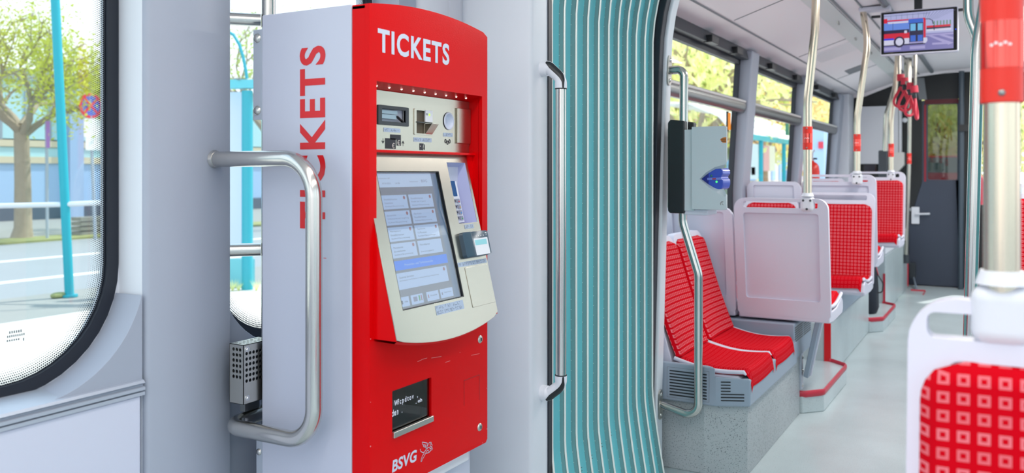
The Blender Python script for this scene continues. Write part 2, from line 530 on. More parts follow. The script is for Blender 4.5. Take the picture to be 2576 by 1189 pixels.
# printed maker's stamp in the corner of the pane: three short grey lines
sp0 = on_y(18, 833, YG + 0.015)
mb = MB()
for (u, v, w, h) in ((22, 833, 34, 3.4), (17, 844, 46, 1.2), (16, 855, 34, 1.4), (57, 849, 5, 8)):
    A, B_, = on_y(u, v, YG + 0.0055), on_y(u + w, v - w * 0.06 + h, YG + 0.0055)
    nseg = max(int(w / 5), 1)
    for k in range(nseg):
        xa = A.x + (B_.x - A.x) * (k + 0.12) / nseg; xb = A.x + (B_.x - A.x) * (k + 0.82) / nseg
        mb.add([(xa, YG + 0.0055, A.z), (xb, YG + 0.0055, A.z), (xb, YG + 0.0055, B_.z), (xa, YG + 0.0055, B_.z)], [(0, 1, 2, 3)])
mb.build('printed_stamp', MIDG, win1, smooth=0)

# lower wall panel and the ribbed aluminium sill
struct(MB().box(-3.2, 1.194, YW, YG, -0.02, 0.779).build('wall_left_lower', LOWW, bevel=0.004))
struct(MB().prism([(YW + 0.09, 0.819), (YW + 0.012, 0.815), (YW - 0.002, 0.811), (YW - 0.006, 0.806), (YW - 0.002, 0.803), (YW + 0.002, 0.801), (YW + 0.002, 0.799), (YW - 0.006, 0.797), (YW - 0.006, 0.791),
    (YW + 0.002, 0.790), (YW + 0.002, 0.788), (YW - 0.005, 0.787), (YW - 0.005, 0.780), (YW + 0.02, 0.777), (YW + 0.09, 0.777)], -3.2, 1.200, lambda p, q, n: (n, p, q)).build('trim_7', SILLG, smooth=25))
# moulded corner that squares off the round window corner
cx_, cz_, rr = W1[1] - 0.24, W1[2] + 0.24, 0.243
arc = [(cx_ + rr * math.cos(a), cz_ + rr * math.sin(a)) for a in [math.radians(-15 - 68 * k / 14) for k in range(15)]]
corner = [(1.2, arc[0][1])] + arc + [(arc[-1][0], 0.808), (1.2, 0.808)]
struct(MB().prism(corner, -0.02, 0.086, P_xz(YG)).build('trim_8', BENCHG if False else PANEL, bevel=0.005, segs=3))
# pillar cover between the two windows: rounded near edge
pl = [(1.2075, YG), (1.2075, YW + 0.014), (1.2105, YW + 0.005), (1.218, YW), (1.434, YW), (1.438, YW + 0.003), (1.438, YG)]
struct(MB().prism(pl, -0.02, 2.12, lambda p, q, n: (p, q, n)).build('trim_9', PANEL, smooth=45))
struct(MB().box(1.2065, 1.21, YW + 0.014, YG, -0.02, 2.12).build('trim_10', TRIMW))
# infill under the second window: arc edge, and the panel below
arc2 = [(1.43 + 0.235 + 0.238 * math.cos(a), 0.812 + 0.235 + 0.238 * math.sin(a)) for a in [math.radians(180 + 90 * k / 14) for k in range(15)]]
inf = [(1.436, -0.02)] + [(1.436, arc2[0][1])] + arc2 + [(2.09, arc2[-1][1]), (2.09, -0.02)]
inf = [(max(p, 1.4365), q) for p, q in inf]
struct(MB().prism(inf, 0, -0.055, P_xz(1.612)).build('wall_left_infill', PANEL, bevel=0.003))
# wall end posts right of the second window
struct(MB().prism([(2.075, YG), (2.075, YW + 0.02), (2.09, YW), (2.175, YW), (2.185, YW + 0.012), (2.185, YG)], -0.02, 2.12, lambda p, q, n: (p, q, n)).build('trim_11', PANEL, smooth=45))
struct(MB().prism([(2.185, YG), (2.19, 1.60), (2.215, 1.572), (2.30, 1.552), (2.33, 1.552), (2.33, YG)], -0.02, 2.12, lambda p, q, n: (p, q, n)).build('trim_12', PANELW, smooth=50))
# gangway portal of the near car: sheet facing the camera, rounded edges
pp = [(2.318, 1.62), (2.318, 1.492), (2.300, 1.490), (2.288, 1.478), (2.286, 1.46), (2.286, 1.40), (2.30, 1.252), (2.306, 1.243), (2.316, 1.24), (2.405, 1.24), (2.405, 1.62)]
struct(MB().prism(pp, -0.02, 2.2, lambda p, q, n: (p, q, n)).build('wall_gangway', PANELW, smooth=50))
struct(MB().box(2.345, 2.36, 1.48, 1.62, -0.02, 2.2).build('trim_13', MIDG))
struct(MB().box(2.405, 2.43, 1.236, 1.3, -0.02, 2.2).build('trim_14', BLACKR))
# right side of the near car: door leaves with tall glass opposite the machine
struct(MB().holed([(-3.2, -0.1), (2.42, -0.1), (2.42, 2.12), (-3.2, 2.12)], [rrect(-2.9, -1.6, 0.35, 2.0, 0.06), rrect(-1.4, -0.12, 0.12, 2.0, 0.06), rrect(-0.02, 1.3, 0.12, 2.0, 0.06), rrect(1.5, 2.25, 0.7, 2.0, 0.06)], 0, 0.06, lambda p, q, n: (p, -1.04 - n, q)).build('wall_right', PANELW, smooth=0))
wr = struct(MB().box(-1.44, 1.34, -1.085, -1.075, 0.08, 2.04).build('window_4', GLASS, smooth=0))
struct(MB().box(-3.24, -3.2, -1.1, 1.7, -0.1, 0.7).build('wall_back', PANELW))
struct(MB().box(2.3, 2.42, -1.04, -0.68, -0.02, 2.2).build('wall_gangway_right', PANELW))

# ================================================================== gangway bellows
def bell_y(z, y0=1.24):
    if z < 0.36: t = (0.36 - z) / 0.36; return y0 - 0.055 * t ** 1.2
    if z > 1.75: t = (z - 1.75) / 0.5; return y0 - 0.16 * t * t
    return y0
bel = thing('gangway_bellows', 'pleated teal gangway bellows with pale metal ribs between the two cars', 'bellows', (2.88, 1.24, 0))
zs = [-0.1, 0.0, 0.1, 0.2, 0.28, 0.34, 0.38, 0.5, 0.7, 0.9, 1.1, 1.3, 1.5, 1.7, 1.78, 1.86, 1.94, 2.02, 2.1, 2.2]
NR = 11
xr = [2.432 + (3.335 - 2.432) * k / (NR - 1) for k in range(NR)]
fold = MB(); binding = None
rows = []
for k in range(NR - 1):
    a, b = xr[k], xr[k + 1]
    for j in range(9):
        t = j / 9; rows.append((a + (b - a) * t, 0.012 + 0.012 * math.sin(PI * t)))
rows.append((xr[-1], 0.012))
n_ = len(zs)
fold.v = []
for (x, d) in rows:
    for z in zs: fold.v.append(Vector((x, bell_y(z) + d, z)))
for i in range(len(rows) - 1):
    for j in range(n_ - 1):
        fold.f.append([i * n_ + j, i * n_ + j + 1, (i + 1) * n_ + j + 1, (i + 1) * n_ + j]); fold.m.append(0)
# overlap seams stitched across each pleat, one a little higher than the next
for k in range(NR - 1):
    zc = 0.20 + 0.016 * k
    for zz in (zc, zc + 0.011):
        for j in range(7):
            xx = xr[k] + (xr[k + 1] - xr[k]) * (0.2 + 0.09 * j)
            fold.box(xx, xx + 0.005, bell_y(zz) + 0.021, bell_y(zz) + 0.028, zz, zz + 0.0012, 1)
    zc = 1.86 - 0.012 * k
    for zz in (zc, zc + 0.011):
        for j in range(7):
            xx = xr[k] + (xr[k + 1] - xr[k]) * (0.2 + 0.09 * j)
            fold.box(xx, xx + 0.005, bell_y(zz) + 0.021, bell_y(zz) + 0.028, zz, zz + 0.0012, 1)
fold.build('pleated_fabric', [TEALB, DARKG], bel)
for k, x in enumerate(xr):
    rb = MB(); jx = 0.0012 * math.sin(k * 2.3)
    rb.tube([(x + jx + 0.002 * math.sin(z * 2.1 + k), bell_y(z) - 0.002, z) for z in zs], 0.0040, 8)
    rb.build('rib', ALU, bel)
    bd = MB()
    o = len(bd.v)
    for z in zs:
        y = bell_y(z); w = 0.002 * math.sin(z * 2.1 + k) + jx
        bd.v += [Vector((x - 0.004 + w, y + 0.001, z)), Vector((x - 0.0075 + w, y + 0.020, z)), Vector((x + 0.004 + w, y + 0.001, z)), Vector((x + 0.006 + w, y + 0.020, z))]
    for j in range(n_ - 1):
        for c in (0, 2):
            bd.f.append([4 * j + c, 4 * j + c + 1, 4 * j + c + 5, 4 * j + c + 4]); bd.m.append(0)
    z = 0.02 + 0.011 * (k % 3)
    while z < 2.1:
        y = bell_y(z); w = 0.002 * math.sin(z * 2.1 + k) + jx
        bd.box(x - 0.0078 + w, x - 0.0045 + w, y + 0.0125, y + 0.0145, z, z + 0.0024, 1); z += 0.034
    bd.build('binding', [TEALD, STITCH], bel)
struct(MB().grid(lambda s, t: (2.42 + 0.95 * s, -0.68 + 0.03 * abs(math.sin(s * 31)), -0.05 + 2.25 * t), 80, 1).build('wall_bellows_right', TEALB))

# far portal: gasket and white frame, leaning inward a little towards the roof
def port(z):
    return 1.24 - (0.04 * max(0.0, (z - 0.3)) / 1.4 if z < 1.7 else 0.04 + 0.5 * (z - 1.7) ** 2)
PZ = [-0.05, 0.3, 0.6, 0.9, 1.2, 1.5, 1.7, 1.8, 1.9, 2.0, 2.08, 2.15, 2.2]
def portal(name, x0, x1, dy, m, bev):
    mb = MB()
    for z in PZ:
        y = port(z) + dy
        mb.v += [Vector((x0, y, z)), Vector((x1, y, z)), Vector((x1, 1.72, z)), Vector((x0, 1.72, z))]
    for j in range(len(PZ) - 1):
        for c in range(4): mb.f.append([4 * j + c, 4 * j + (c + 1) % 4, 4 * j + 4 + (c + 1) % 4, 4 * j + 4 + c]); mb.m.append(0)
    mb.f.append([3, 2, 1, 0]); mb.m.append(0); e = 4 * (len(PZ) - 1); mb.f.append([e, e + 1, e + 2, e + 3]); mb.m.append(0)
    return struct(mb.build(name, m, smooth=35, bevel=bev))
portal('trim_15', 3.345, 3.392, 0.012, BLACKR, 0.004)
portal('wall_portal', 3.392, 3.462, 0.0, TRIMW, 0.008)
struct(MB().box(3.345, 3.462, -1.14, -0.68, -0.02, 2.2).build('wall_portal_right', TRIMW))

# ================================================================== ticket machine
YF = 1.175                                     # plane of the red front
FR = P_xz(YF)
tm = thing('ticket_machine', 'tall red and grey ticket machine with a slanted touch screen, standing by the window', 'ticket machine', (1.69, 1.33, 0.45))
# grey cabinet behind the front, upper edge rounded
MB().box(1.45, 1.93, 1.2245, 1.493, 0.40, 1.614).build('cabinet', GREYBODY, tm, bevel=0.004, segs=3)
# lettering up the flank: reads upwards, tops of the letters towards the window
text_mesh('TICKETS', lambda p, q, n: (1.45 - n, q, p), 1.124, 1.531, 1.298, 1.374, 0.0006, RED2, tm, 'lettering', bold=0.03, gap=1.16)
MB().box(1.4495, 1.4502, 1.296, 1.304, 1.06, 1.061).build('sticker_scrap', RED2, tm)
# red front: arched top, opening for the recess and the slanted console, ticket tray window
xl, xrr, zb = 1.45, 1.935, 0.543
top = [(xl + (xrr - xl) * k / 24, 1.611 + 0.020 * (1 - (2 * k / 24 - 1) ** 2)) for k in range(25)]
outer = [(xl, zb + 0.006), (xl + 0.006, zb), (xrr - 0.008, zb), (xrr, zb + 0.008)] + [(xrr, 1.604)] + top[::-1][1:-1] + [(xl, 1.611)]
recess = [(1.474, 0.90), (1.909, 0.90), (1.909, 1.447), (1.474, 1.447)]
tray = rrect(1.529, 1.680, 0.662, 0.765, 0.003)
fp = MB()
fp.holed(outer, [recess, tray], 0, -0.012, FR)
fp.build('front_panel', RED, tm, smooth=30, bevel=0.0028, segs=3)
# red flanks of the front cover, with its own arched lid
fl = MB()
fl.box(xl, xl + 0.010, YF + 0.011, 1.2235, zb, 1.61)
fl.box(xrr - 0.010, xrr, YF + 0.011, 1.2235, zb, 1.604)
fl.prism(top + [(xrr, 1.597), (xl, 1.60)], -0.011, -0.0485, FR)
fl.box(xl + 0.01, xrr - 0.01, YF + 0.012, 1.2235, zb, zb + 0.01)
fl.build('front_cover', RED, tm, smooth=30, bevel=0.002)
# recess lining
rc = MB()
rc.box(1.470, 1.474, YF + 0.010, 1.222, 0.90, 1.449)
rc.box(1.909, 1.913, YF + 0.010, 1.222, 0.90, 1.449)
rc.add([(1.470, YF + 0.003, 1.447), (1.913, YF + 0.003, 1.447), (1.913, 1.222, 1.433), (1.470, 1.222, 1.433), (1.470, YF + 0.003, 1.4515), (1.913, YF + 0.003, 1.4515), (1.913, 1.222, 1.4515), (1.470, 1.222, 1.4515)],
       [(0, 1, 2, 3), (4, 5, 6, 7), (0, 1, 5, 4), (1, 2, 6, 5), (2, 3, 7, 6), (3, 0, 4, 7)])
rc.build('recess_lining', RED, tm, bevel=0.0012)
LEDM = glow('led_white', (255, 246, 236), 1.6)
for k in range(9):
    x = 1.500 + 0.0455 * k
    MB().dome((x, 1.196, 1.4403), (0, -0.29, -0.95), 0.0027, 0.0026, 10).build('led', LEDM, tm)

# upper steel fascia
YU = 1.215; UP = P_xz(YU)
fas = MB().holed([(1.470, 1.3005), (1.909, 1.3005), (1.909, 1.434), (1.470, 1.434)], [rrect(1.540, 1.630, 1.365, 1.394, 0.001), rrect(1.672, 1.708, 1.343, 1.398, 0.001), circ(1.8115, 1.379, 0.0185, 24)], 0, -0.006, UP).build('steel_fascia', STEELW, tm, smooth=30)
MB().box(1.472, 1.911, YU + 0.012, YU + 0.03, 1.30, 1.434).build('fascia_backing', BLACKP, tm)
# red lip between the two steel plates
MB().box(1.472, 1.910, 1.196, 1.22, 1.2935, 1.3000).build('red_lip', RED, tm, bevel=0.0015)
# banknote slot: dark bezel, lit throat and a tray flap
bs = MB().holed(rrect(1.527, 1.641, 1.357, 1.4015, 0.003), [rrect(1.540, 1.630, 1.3655, 1.394, 0.001)], 0.003, -0.004, UP).build('banknote_slot', DARKG, tm, bevel=0.0015)
MB().box(1.541, 1.602, YU + 0.001, YU + 0.006, 1.383, 1.391).box(1.541, 1.598, YU + 0.001, YU + 0.007, 1.372, 1.3815).build('note_guide', mat('note_guide_blue', (150, 176, 190), 0.25), bs)
MB().add([(1.596, YU - 0.001, 1.380), (1.602, YU - 0.001, 1.380), (1.626, YU - 0.003, 1.366), (1.620, YU - 0.003, 1.366), (1.596, YU + 0.006, 1.380), (1.602, YU + 0.006, 1.380), (1.626, YU + 0.004, 1.366), (1.620, YU + 0.004, 1.366)],
         [(0, 1, 2, 3), (4, 5, 6, 7), (0, 1, 5, 4), (1, 2, 6, 5), (2, 3, 7, 6), (3, 0, 4, 7)]).build('note_lever', BLACKG, bs)
# card reader: frame, cream insert with lamp, hinged flap standing out
cr = MB().holed(rrect(1.664, 1.739, 1.3395, 1.4015, 0.003), [rrect(1.673, 1.709, 1.343, 1.398, 0.001)], 0.002, -0.002, UP).build('card_reader', STEELW, tm, bevel=0.001)
MB().box(1.673, 1.709, YU + 0.006, YU + 0.009, 1.343, 1.398).build('reader_throat', mat('bronze_throat', (104, 92, 76), 0.5), cr)
MB().box(1.673, 1.735, YU - 0.0045, YU + 0.004, 1.3685, 1.3712).build('card_slot', BLACKG, cr)
MB().box(1.708, 1.738, YU - 0.003, YU, 1.372, 1.400).build('reader_insert', WHITEP, cr)
MB().box(1.7215, 1.7265, YU - 0.0036, YU - 0.0028, 1.387, 1.3925).build('ready_lamp', glow('reader_lamp', (190, 255, 60), 1.4), cr)
MB().box(1.7105, 1.7125, YU - 0.0036, YU - 0.003, 1.388, 1.393).box(1.7155, 1.7175, YU - 0.0036, YU - 0.003, 1.388, 1.393).build('reader_mark', MIDG, cr)
MB().add([(1.709, YU, 1.367), (1.738, YU, 1.367), (1.709, YU - 0.022, 1.367), (1.738, YU - 0.022, 1.367), (1.709, YU, 1.340), (1.738, YU, 1.340)],
         [(0, 2, 3, 1), (2, 4, 5, 3), (0, 4, 2), (1, 3, 5), (0, 1, 5, 4)]).build('reader_flap', STEELW, cr, smooth=20, bevel=0.0008)
# coin cup
cc = MB()
for k in range(6):
    pass
nseg = 28
prof_c = [(0.0225, 0.0015), (0.0215, 0.003), (0.0185, 0.003), (0.0165, -0.002), (0.013, -0.008), (0.006, -0.0105), (0.0004, -0.011)]
for (r, n) in prof_c:
    for k in range(nseg):
        a = 2 * PI * k / nseg; cc.v.append(Vector(UP(1.8115 + r * math.cos(a), 1.379 + r * 1.0 * math.sin(a), n)))
for i in range(len(prof_c) - 1):
    for k in range(nseg): cc.f.append([i * nseg + k, i * nseg + (k + 1) % nseg, (i + 1) * nseg + (k + 1) % nseg, (i + 1) * nseg + k]); cc.m.append(0)
cc.build('coin_cup', SILVERTXT, tm)
# raised steel cover at the right of the fascia
MB().box(1.846, 1.908, YU - 0.006, YU - 0.0005, 1.324, 1.4145).build('cover_plate', STEELW, tm, bevel=0.0015)

def braille(x0, x1, z0, z1, f, n, parent, rows_=1, seed=1):
    rnd = random.Random(seed)
    mb = MB().prism(rrect(x0, x1, z0, z1, 0.0008, 3), n, n + 0.0008, f)
    h = (z1 - z0) / rows_
    for r in range(rows_):
        p = 0.0024; ncell = int((x1 - x0 - 0.006) / (p * 2.4))
        for c in range(ncell):
            if rnd.random() < 0.12: continue
            for i in (0, 1):
                for j in (0, 1, 2):
                    if rnd.random() < 0.5:
                        cx, cz = x0 + 0.004 + c * p * 2.4 + i * p, z1 - h * r - h * 0.25 - j * h * 0.24
                        mb.sheet(circ(cx, cz, 0.0009, 6), f, n + 0.001, 1)
    return mb.build('braille_plate', [BRAILP, BRAILD], parent, smooth=0)
braille(1.549, 1.611, 1.3415, 1.351, UP, 0, tm, seed=3)
braille(1.663, 1.737, 1.323, 1.333, UP, 0, tm, seed=4)
braille(1.788, 1.830, 1.3395, 1.349, UP, 0, tm, seed=5)
# printed pictograms on the fascia: banknotes with arrows, a card, three coins
INK = mat('pictogram_ink', (22, 20, 34), 0.4); PALE = mat('pictogram_pale', (222, 220, 212), 0.4)
def euro(mb, x, z):
    arcp = [(x + 0.0052 * math.cos(a), z + 0.0062 * math.sin(a)) for a in [math.radians(50 + 260 * k / 12) for k in range(13)]]
    arcq = [(x + 0.0038 * math.cos(a), z + 0.0048 * math.sin(a)) for a in [math.radians(50 + 260 * k / 12) for k in range(13)]]
    mb.sheet(arcp + arcq[::-1], UP, 0.0007, 1)
    for dz in (-0.0012, 0.0012): mb.sheet([(x - 0.0065, z + dz - 0.0005), (x + 0.001, z + dz - 0.0005), (x + 0.001, z + dz + 0.0005), (x - 0.0065, z + dz + 0.0005)], UP, 0.0007, 1)
pg = MB().sheet([(1.573, 1.325), (1.573, 1.3365), (1.6135, 1.3365), (1.6135, 1.3115), (1.5975, 1.3115), (1.5975, 1.325)], UP, 0.0004)
euro(pg, 1.606, 1.3185); pg.build('banknote_pictogram', [INK, PALE], tm, smooth=0)
pg = MB().sheet([(1.5545, 1.3035), (1.594, 1.3035), (1.594, 1.3275), (1.5545, 1.3275)], UP, 0.0004)
euro(pg, 1.586, 1.311); pg.build('banknote_pictogram', [INK, PALE], tm, smooth=0)
MB().sheet([(1.5465, 1.327), (1.5465, 1.318), (1.5435, 1.3215), (1.542, 1.3205), (1.547, 1.3145), (1.552, 1.3205), (1.5505, 1.3215), (1.5475, 1.318), (1.5475, 1.327)], UP, 0.0004).build('arrow_pictogram', INK, tm, smooth=0)
MB().sheet([(1.6215, 1.311), (1.6215, 1.320), (1.6185, 1.3165), (1.617, 1.3175), (1.622, 1.3235), (1.627, 1.3175), (1.6255, 1.3165), (1.6225, 1.320), (1.6225, 1.311)], UP, 0.0004).build('arrow_pictogram', INK, tm, smooth=0)
pg = MB().sheet([(1.687, 1.303), (1.703, 1.303), (1.701, 1.311), (1.704, 1.3195), (1.687, 1.3195)], UP, 0.0004)
pg.sheet([(1.7035, 1.307), (1.709, 1.303), (1.7085, 1.316), (1.7055, 1.3185), (1.7045, 1.311)], UP, 0.0004)
pg.sheet(circ(1.6905, 1.3125, 0.0016, 10), UP, 0.0007, 1)
pg.build('card_pictogram', [INK, PALE], tm, smooth=0)
for (x, z) in ((1.7985, 1.328), (1.8075, 1.3245), (1.8165, 1.328)):
    pg = MB().holed(circ(x, z, 0.0055, 16, 0.0045), [circ(x + 0.0005, z, 0.0036, 12, 0.0026)], 0.0003, 0.0005, UP)
    pg.sheet([(x - 0.0004, z - 0.003), (x + 0.0006, z - 0.003), (x + 0.0006, z + 0.003), (x - 0.0004, z + 0.003)], UP, 0.0006)
    pg.build('coin_pictogram', INK, tm, smooth=0)

# slanted console: red box with a steel plate on it
KD = Vector((0, -0.095, -0.389)).normalized(); KN = Vector((0, -0.389, 0.095)).normalized(); K0 = Vector((0, 1.21, 1.294))
def K(p, q, n): return Vector((p, 0, 0)) + K0 + KD * q + KN * n        # q runs DOWN the slope
xa, xb = 1.465, 1.884
def arcbot(b0, amp, e=0.0): return [(xb - e - (xb - xa - 2 * e) * k / 20, b0 + amp * (1 - (2 * k / 20 - 1) ** 2)) for k in range(21)]
plate_out = [(xa, 0.0), (xb, 0.0), (xb, 0.408)] + arcbot(0.414, 0.026)[1:-1] + [(xa, 0.412)]
scr = [(1.505, 0.043), (1.752, 0.043), (1.730, 0.3535), (1.497, 0.3535)]
scr = [(1.503, 0.043), (1.747, 0.043), (1.747, 0.3535), (1.503, 0.3535)]
pin = [(1.789, 0.020), (1.874, 0.020), (1.874, 0.176), (1.789, 0.176)]
MB().holed(plate_out, [scr, pin], 0.0, -0.003, K).build('console_plate', STEELW, tm, smooth=30, bevel=0.0014)
# red console body: side cheeks and curved underside
cb = MB()
for (x0, x1) in ((xa - 0.001, xa + 0.006), (xb - 0.004, xb + 0.001)):
    A = [K(x0, 0.0, -0.003), K(x0, 0.414, -0.003), Vector((x0, 1.20, 0.892)), Vector((x0, 1.24, 1.294))]
    B_ = [v + Vector((x1 - x0, 0, 0)) for v in A]
    cb.add(A + B_, [(0, 1, 2, 3), (4, 5, 6, 7), (0, 1, 5, 4), (1, 2, 6, 5), (2, 3, 7, 6), (3, 0, 4, 7)])
bt = arcbot(0.414, 0.026)
for i in range(len(bt) - 1):
    (p, q), (p2, q2) = bt[i], bt[i + 1]
    a1, a2 = K(p, q, -0.002), K(p2, q2, -0.002)
    a3, a4 = K(p, q + 0.004, -0.010), K(p2, q2 + 0.004, -0.010)
    b1, b2 = Vector((p, 1.18, a1.z - 0.004)), Vector((p2, 1.18, a2.z - 0.004))
    cb.add([a1, a2, a4, a3, b2, b1], [(0, 1, 2, 3), (3, 2, 4, 5)])
cb.build('console_body', RED, tm, smooth=35)
# touch screen: dark frame, glass, and what it shows
ts = MB().holed(scr, [[(1.5055, 0.0455), (1.7445, 0.0455), (1.7445, 0.351), (1.5055, 0.351)]], -0.001, -0.012, K).build('touch_screen', BLACKG, tm)
def sc_col(name, rgb, s=0.8): return glow('screen_' + name, rgb, s)
S_BG, S_TOP, S_TILE, S_BLUE, S_INK, S_DIM, S_ORG, S_GRN, S_EDGE = (sc_col('ground', (112, 122, 140)), sc_col('header', (176, 202, 236)), sc_col('tile', (164, 192, 232)), sc_col('blue', (30, 118, 240), 0.8),
    sc_col('ink', (64, 66, 92)), sc_col('dim', (120, 128, 160)), sc_col('dot', (140, 96, 110)), sc_col('green', (70, 150, 90)), sc_col('edge', (120, 150, 190), 0.5))
SM = [S_BG, S_TOP, S_TILE, S_BLUE, S_INK, S_DIM, S_ORG, S_GRN, S_EDGE]
pic = MB()
SX0, SX1, SB0, SB1 = 1.506, 1.744, 0.046, 0.3505
def R(x0, x1, b0, b1, m, n=-0.0090):
    w = SX1 - SX0; h = SB1 - SB0
    pic.sheet([(SX0 + w * x0, SB0 + h * b0), (SX0 + w * x1, SB0 + h * b0), (SX0 + w * x1, SB0 + h * b1), (SX0 + w * x0, SB0 + h * b1)], K, n, m)
R(0, 1, 0, 1, 0, -0.0095); R(0, 0.905, 0, 0.105, 1); R(0.905, 1, 0, 1, 8, -0.0093)
tiles = [(0.04, 0.43, 0.165, 0.27), (0.46, 0.86, 0.165, 0.27), (0.04, 0.43, 0.285, 0.39), (0.46, 0.86, 0.285, 0.39), (0.04, 0.43, 0.405, 0.51), (0.46, 0.86, 0.405, 0.51), (0.04, 0.43, 0.525, 0.632), (0.46, 0.86, 0.525, 0.632)]
for i, t in enumerate(tiles):
    R(*t, 2)
    if i != 7:
        cxp, cbp = SX0 + (SX1 - SX0) * (t[1] - 0.045), SB0 + (SB1 - SB0) * (t[2] + 0.022)
        pic.sheet(circ(cxp, cbp, 0.0042, 12), K, -0.0086, 6)
R(0, 0.905, 0.652, 0.722, 3); R(0.04, 0.86, 0.742, 0.862, 2)
pic.sheet(circ(SX0 + (SX1 - SX0) * 0.81, SB0 + (SB1 - SB0) * 0.765, 0.0042, 12), K, -0.0086, 6)
for (x0, x1) in ((0.02, 0.16), (0.19, 0.38), (0.44, 0.64), (0.67, 0.89)): R(x0, x1, 0.915, 0.985, 2)
R(0.225, 0.285, 0.93, 0.965, 5, -0.0086); R(0.31, 0.33, 0.925, 0.965, 7, -0.0086); R(0.345, 0.36, 0.925, 0.965, 6, -0.0086)
R(0.04, 0.058, 0.94, 0.965, 4, -0.0086); R(0.46, 0.475, 0.935, 0.96, 6, -0.0086); R(0.69, 0.71, 0.94, 0.96, 5, -0.0086)
def ST_(body, x0, x1, b0, b1, m):
    w = SX1 - SX0; h = SB1 - SB0
    t = text_mesh(body, lambda p, q, n: K(p, -q, n), SX0 + w * x0, SX0 + w * x1, -(SB0 + h * b1), -(SB0 + h * b0), -0.0085, None, 'raw')
    o = pic.add(t.v, t.f, m)
ST_('Automatennummer 1007', 0.02, 0.22, 0.032, 0.042, 5); ST_('07.04.2022', 0.09, 0.22, 0.07, 0.082, 5); ST_('14:28', 0.29, 0.36, 0.07, 0.082, 5)
ST_('Verkehrsverbund', 0.52, 0.66, 0.06, 0.07, 5); ST_('BSVG', 0.72, 0.82, 0.05, 0.072, 5); ST_('Bitte waehlen Sie eine Fahrkarte', 0.28, 0.75, 0.122, 0.138, 5)
for i, lines in enumerate((('Einzelfahrkarten', 'Erwachsene', 'Stadttarif Braunschweig'), ('Einzelfahrkarten', 'Kinder bis 14 Jahre', 'Stadttarif Braunschweig'), ('Kurzstrecke', 'Schlosscarree und Umgebung', 'Stadttarif Braunschweig'), ('10er-Karte', 'Einzelfahrkarten', 'Stadttarif Braunschweig'),
        ('Mehrtagskarte', 'Einzelfahrkarten', 'Stadttarif Braunschweig'), ('Tageskarten', '1-5 Personen', 'Stadttarif Braunschweig'), ('Monatskarten', 'Schuelerkarten', 'Stadttarif Braunschweig'), ('Fahrradkarten', '', 'Erweiterungskarte'))):
    t = tiles[i]
    for j, ln in enumerate(lines):
        if ln: ST_(ln, t[0] + 0.03, t[0] + 0.03 + 0.0125 * len(ln), t[2] + 0.024 + 0.027 * j, t[2] + 0.038 + 0.027 * j, 4 if i > 3 else 5)
ST_('Preisstufen- und Tarifzonensuche', 0.19, 0.65, 0.68, 0.696, 2); ST_('Gesamtes Sortiment', 0.07, 0.3, 0.768, 0.782, 4)
ST_('alle Preisstufen und Tarifzonen im Verbundtarif Region Braunschweig', 0.07, 0.7, 0.794, 0.806, 4)
ST_('Hilfe', 0.085, 0.135, 0.945, 0.957, 4); ST_('Preistabelle', 0.5, 0.61, 0.94, 0.952, 4); ST_('Tarifzonenplan', 0.73, 0.86, 0.94, 0.952, 4)
pic.build('screen_picture', SM, ts, smooth=0)
MB().sheet([(1.5045, 0.0445), (1.7455, 0.0445), (1.7455, 0.352), (1.5045, 0.352)], K, -0.004).build('screen_glass', glass('screen_glass', (255, 255, 255), 0.16), ts, smooth=0)
# pin pad sunk in its well
PINW = mat('pin_well_lilac', (180, 184, 220), 0.35)
pw = MB()
q = [(1.789, 0.020), (1.874, 0.020), (1.874, 0.176), (1.789, 0.176)]; qi = [(1.782, 0.032), (1.866, 0.032), (1.866, 0.172), (1.782, 0.172)]
for i in range(4):
    a, b = q[i], q[(i + 1) % 4]; c, d = qi[(i + 1) % 4], qi[i]
    pw.add([K(*a, -0.001), K(*b, -0.001), K(*c, -0.042), K(*d, -0.042)], [(0, 1, 2, 3)])
pw.add([K(*p, -0.042) for p in qi], [(0, 1, 2, 3)])
pwo = pw.build('pin_pad_well', PINW, tm, smooth=0)
MB().prism([(1.816, 0.036), (1.834, 0.036), (1.838, 0.045), (1.813, 0.045)], -0.034, -0.0335, K).build('well_lamp', glow('well_lamp', (235, 240, 255), 2.5), pwo)
pp_ = MB().prism(rrect(1.786, 1.863, 0.055, 0.170, 0.002), -0.041, -0.030, K).build('pin_pad', WHITEP, tm, bevel=0.001)
MB().prism(rrect(1.792, 1.853, 0.061, 0.101, 0.0008), -0.030, -0.0292, K).build('pad_display', glow('pad_display', (30, 100, 170), 0.55), pp_)
KEYC = [mat('key_red', (220, 40, 40), 0.4), mat('key_yellow', (235, 180, 30), 0.4), mat('key_blue', (40, 150, 225), 0.4), mat('key_green', (50, 170, 70), 0.4)]
KEYM = mat('key_grey', (150, 152, 168), 0.5)
for r in range(4):
    for c in range(4):
        x0 = 1.793 + 0.0168 * c; b0 = 0.1085 + 0.0148 * r
        kb = MB().prism(rrect(x0, x0 + 0.0125, b0, b0 + 0.0105, 0.001, 3), -0.0305, -0.0272, K, 0)
        if c == 3: kb.sheet([(x0 + 0.0055, b0 + 0.0055), (x0 + 0.0095, b0 + 0.0055), (x0 + 0.0095, b0 + 0.0085), (x0 + 0.0055, b0 + 0.0085)], K, -0.0268, 2 + r)
        else:
            for t in range(3): kb.sheet([(x0 + 0.002 + t * 0.003, b0 + 0.0025), (x0 + 0.0038 + t * 0.003, b0 + 0.0025), (x0 + 0.0038 + t * 0.003, b0 + 0.0075), (x0 + 0.002 + t * 0.003, b0 + 0.0075)], K, -0.0268, 1)
        kb.build('key', [KEYM, INK] + KEYC, pp_, smooth=0)
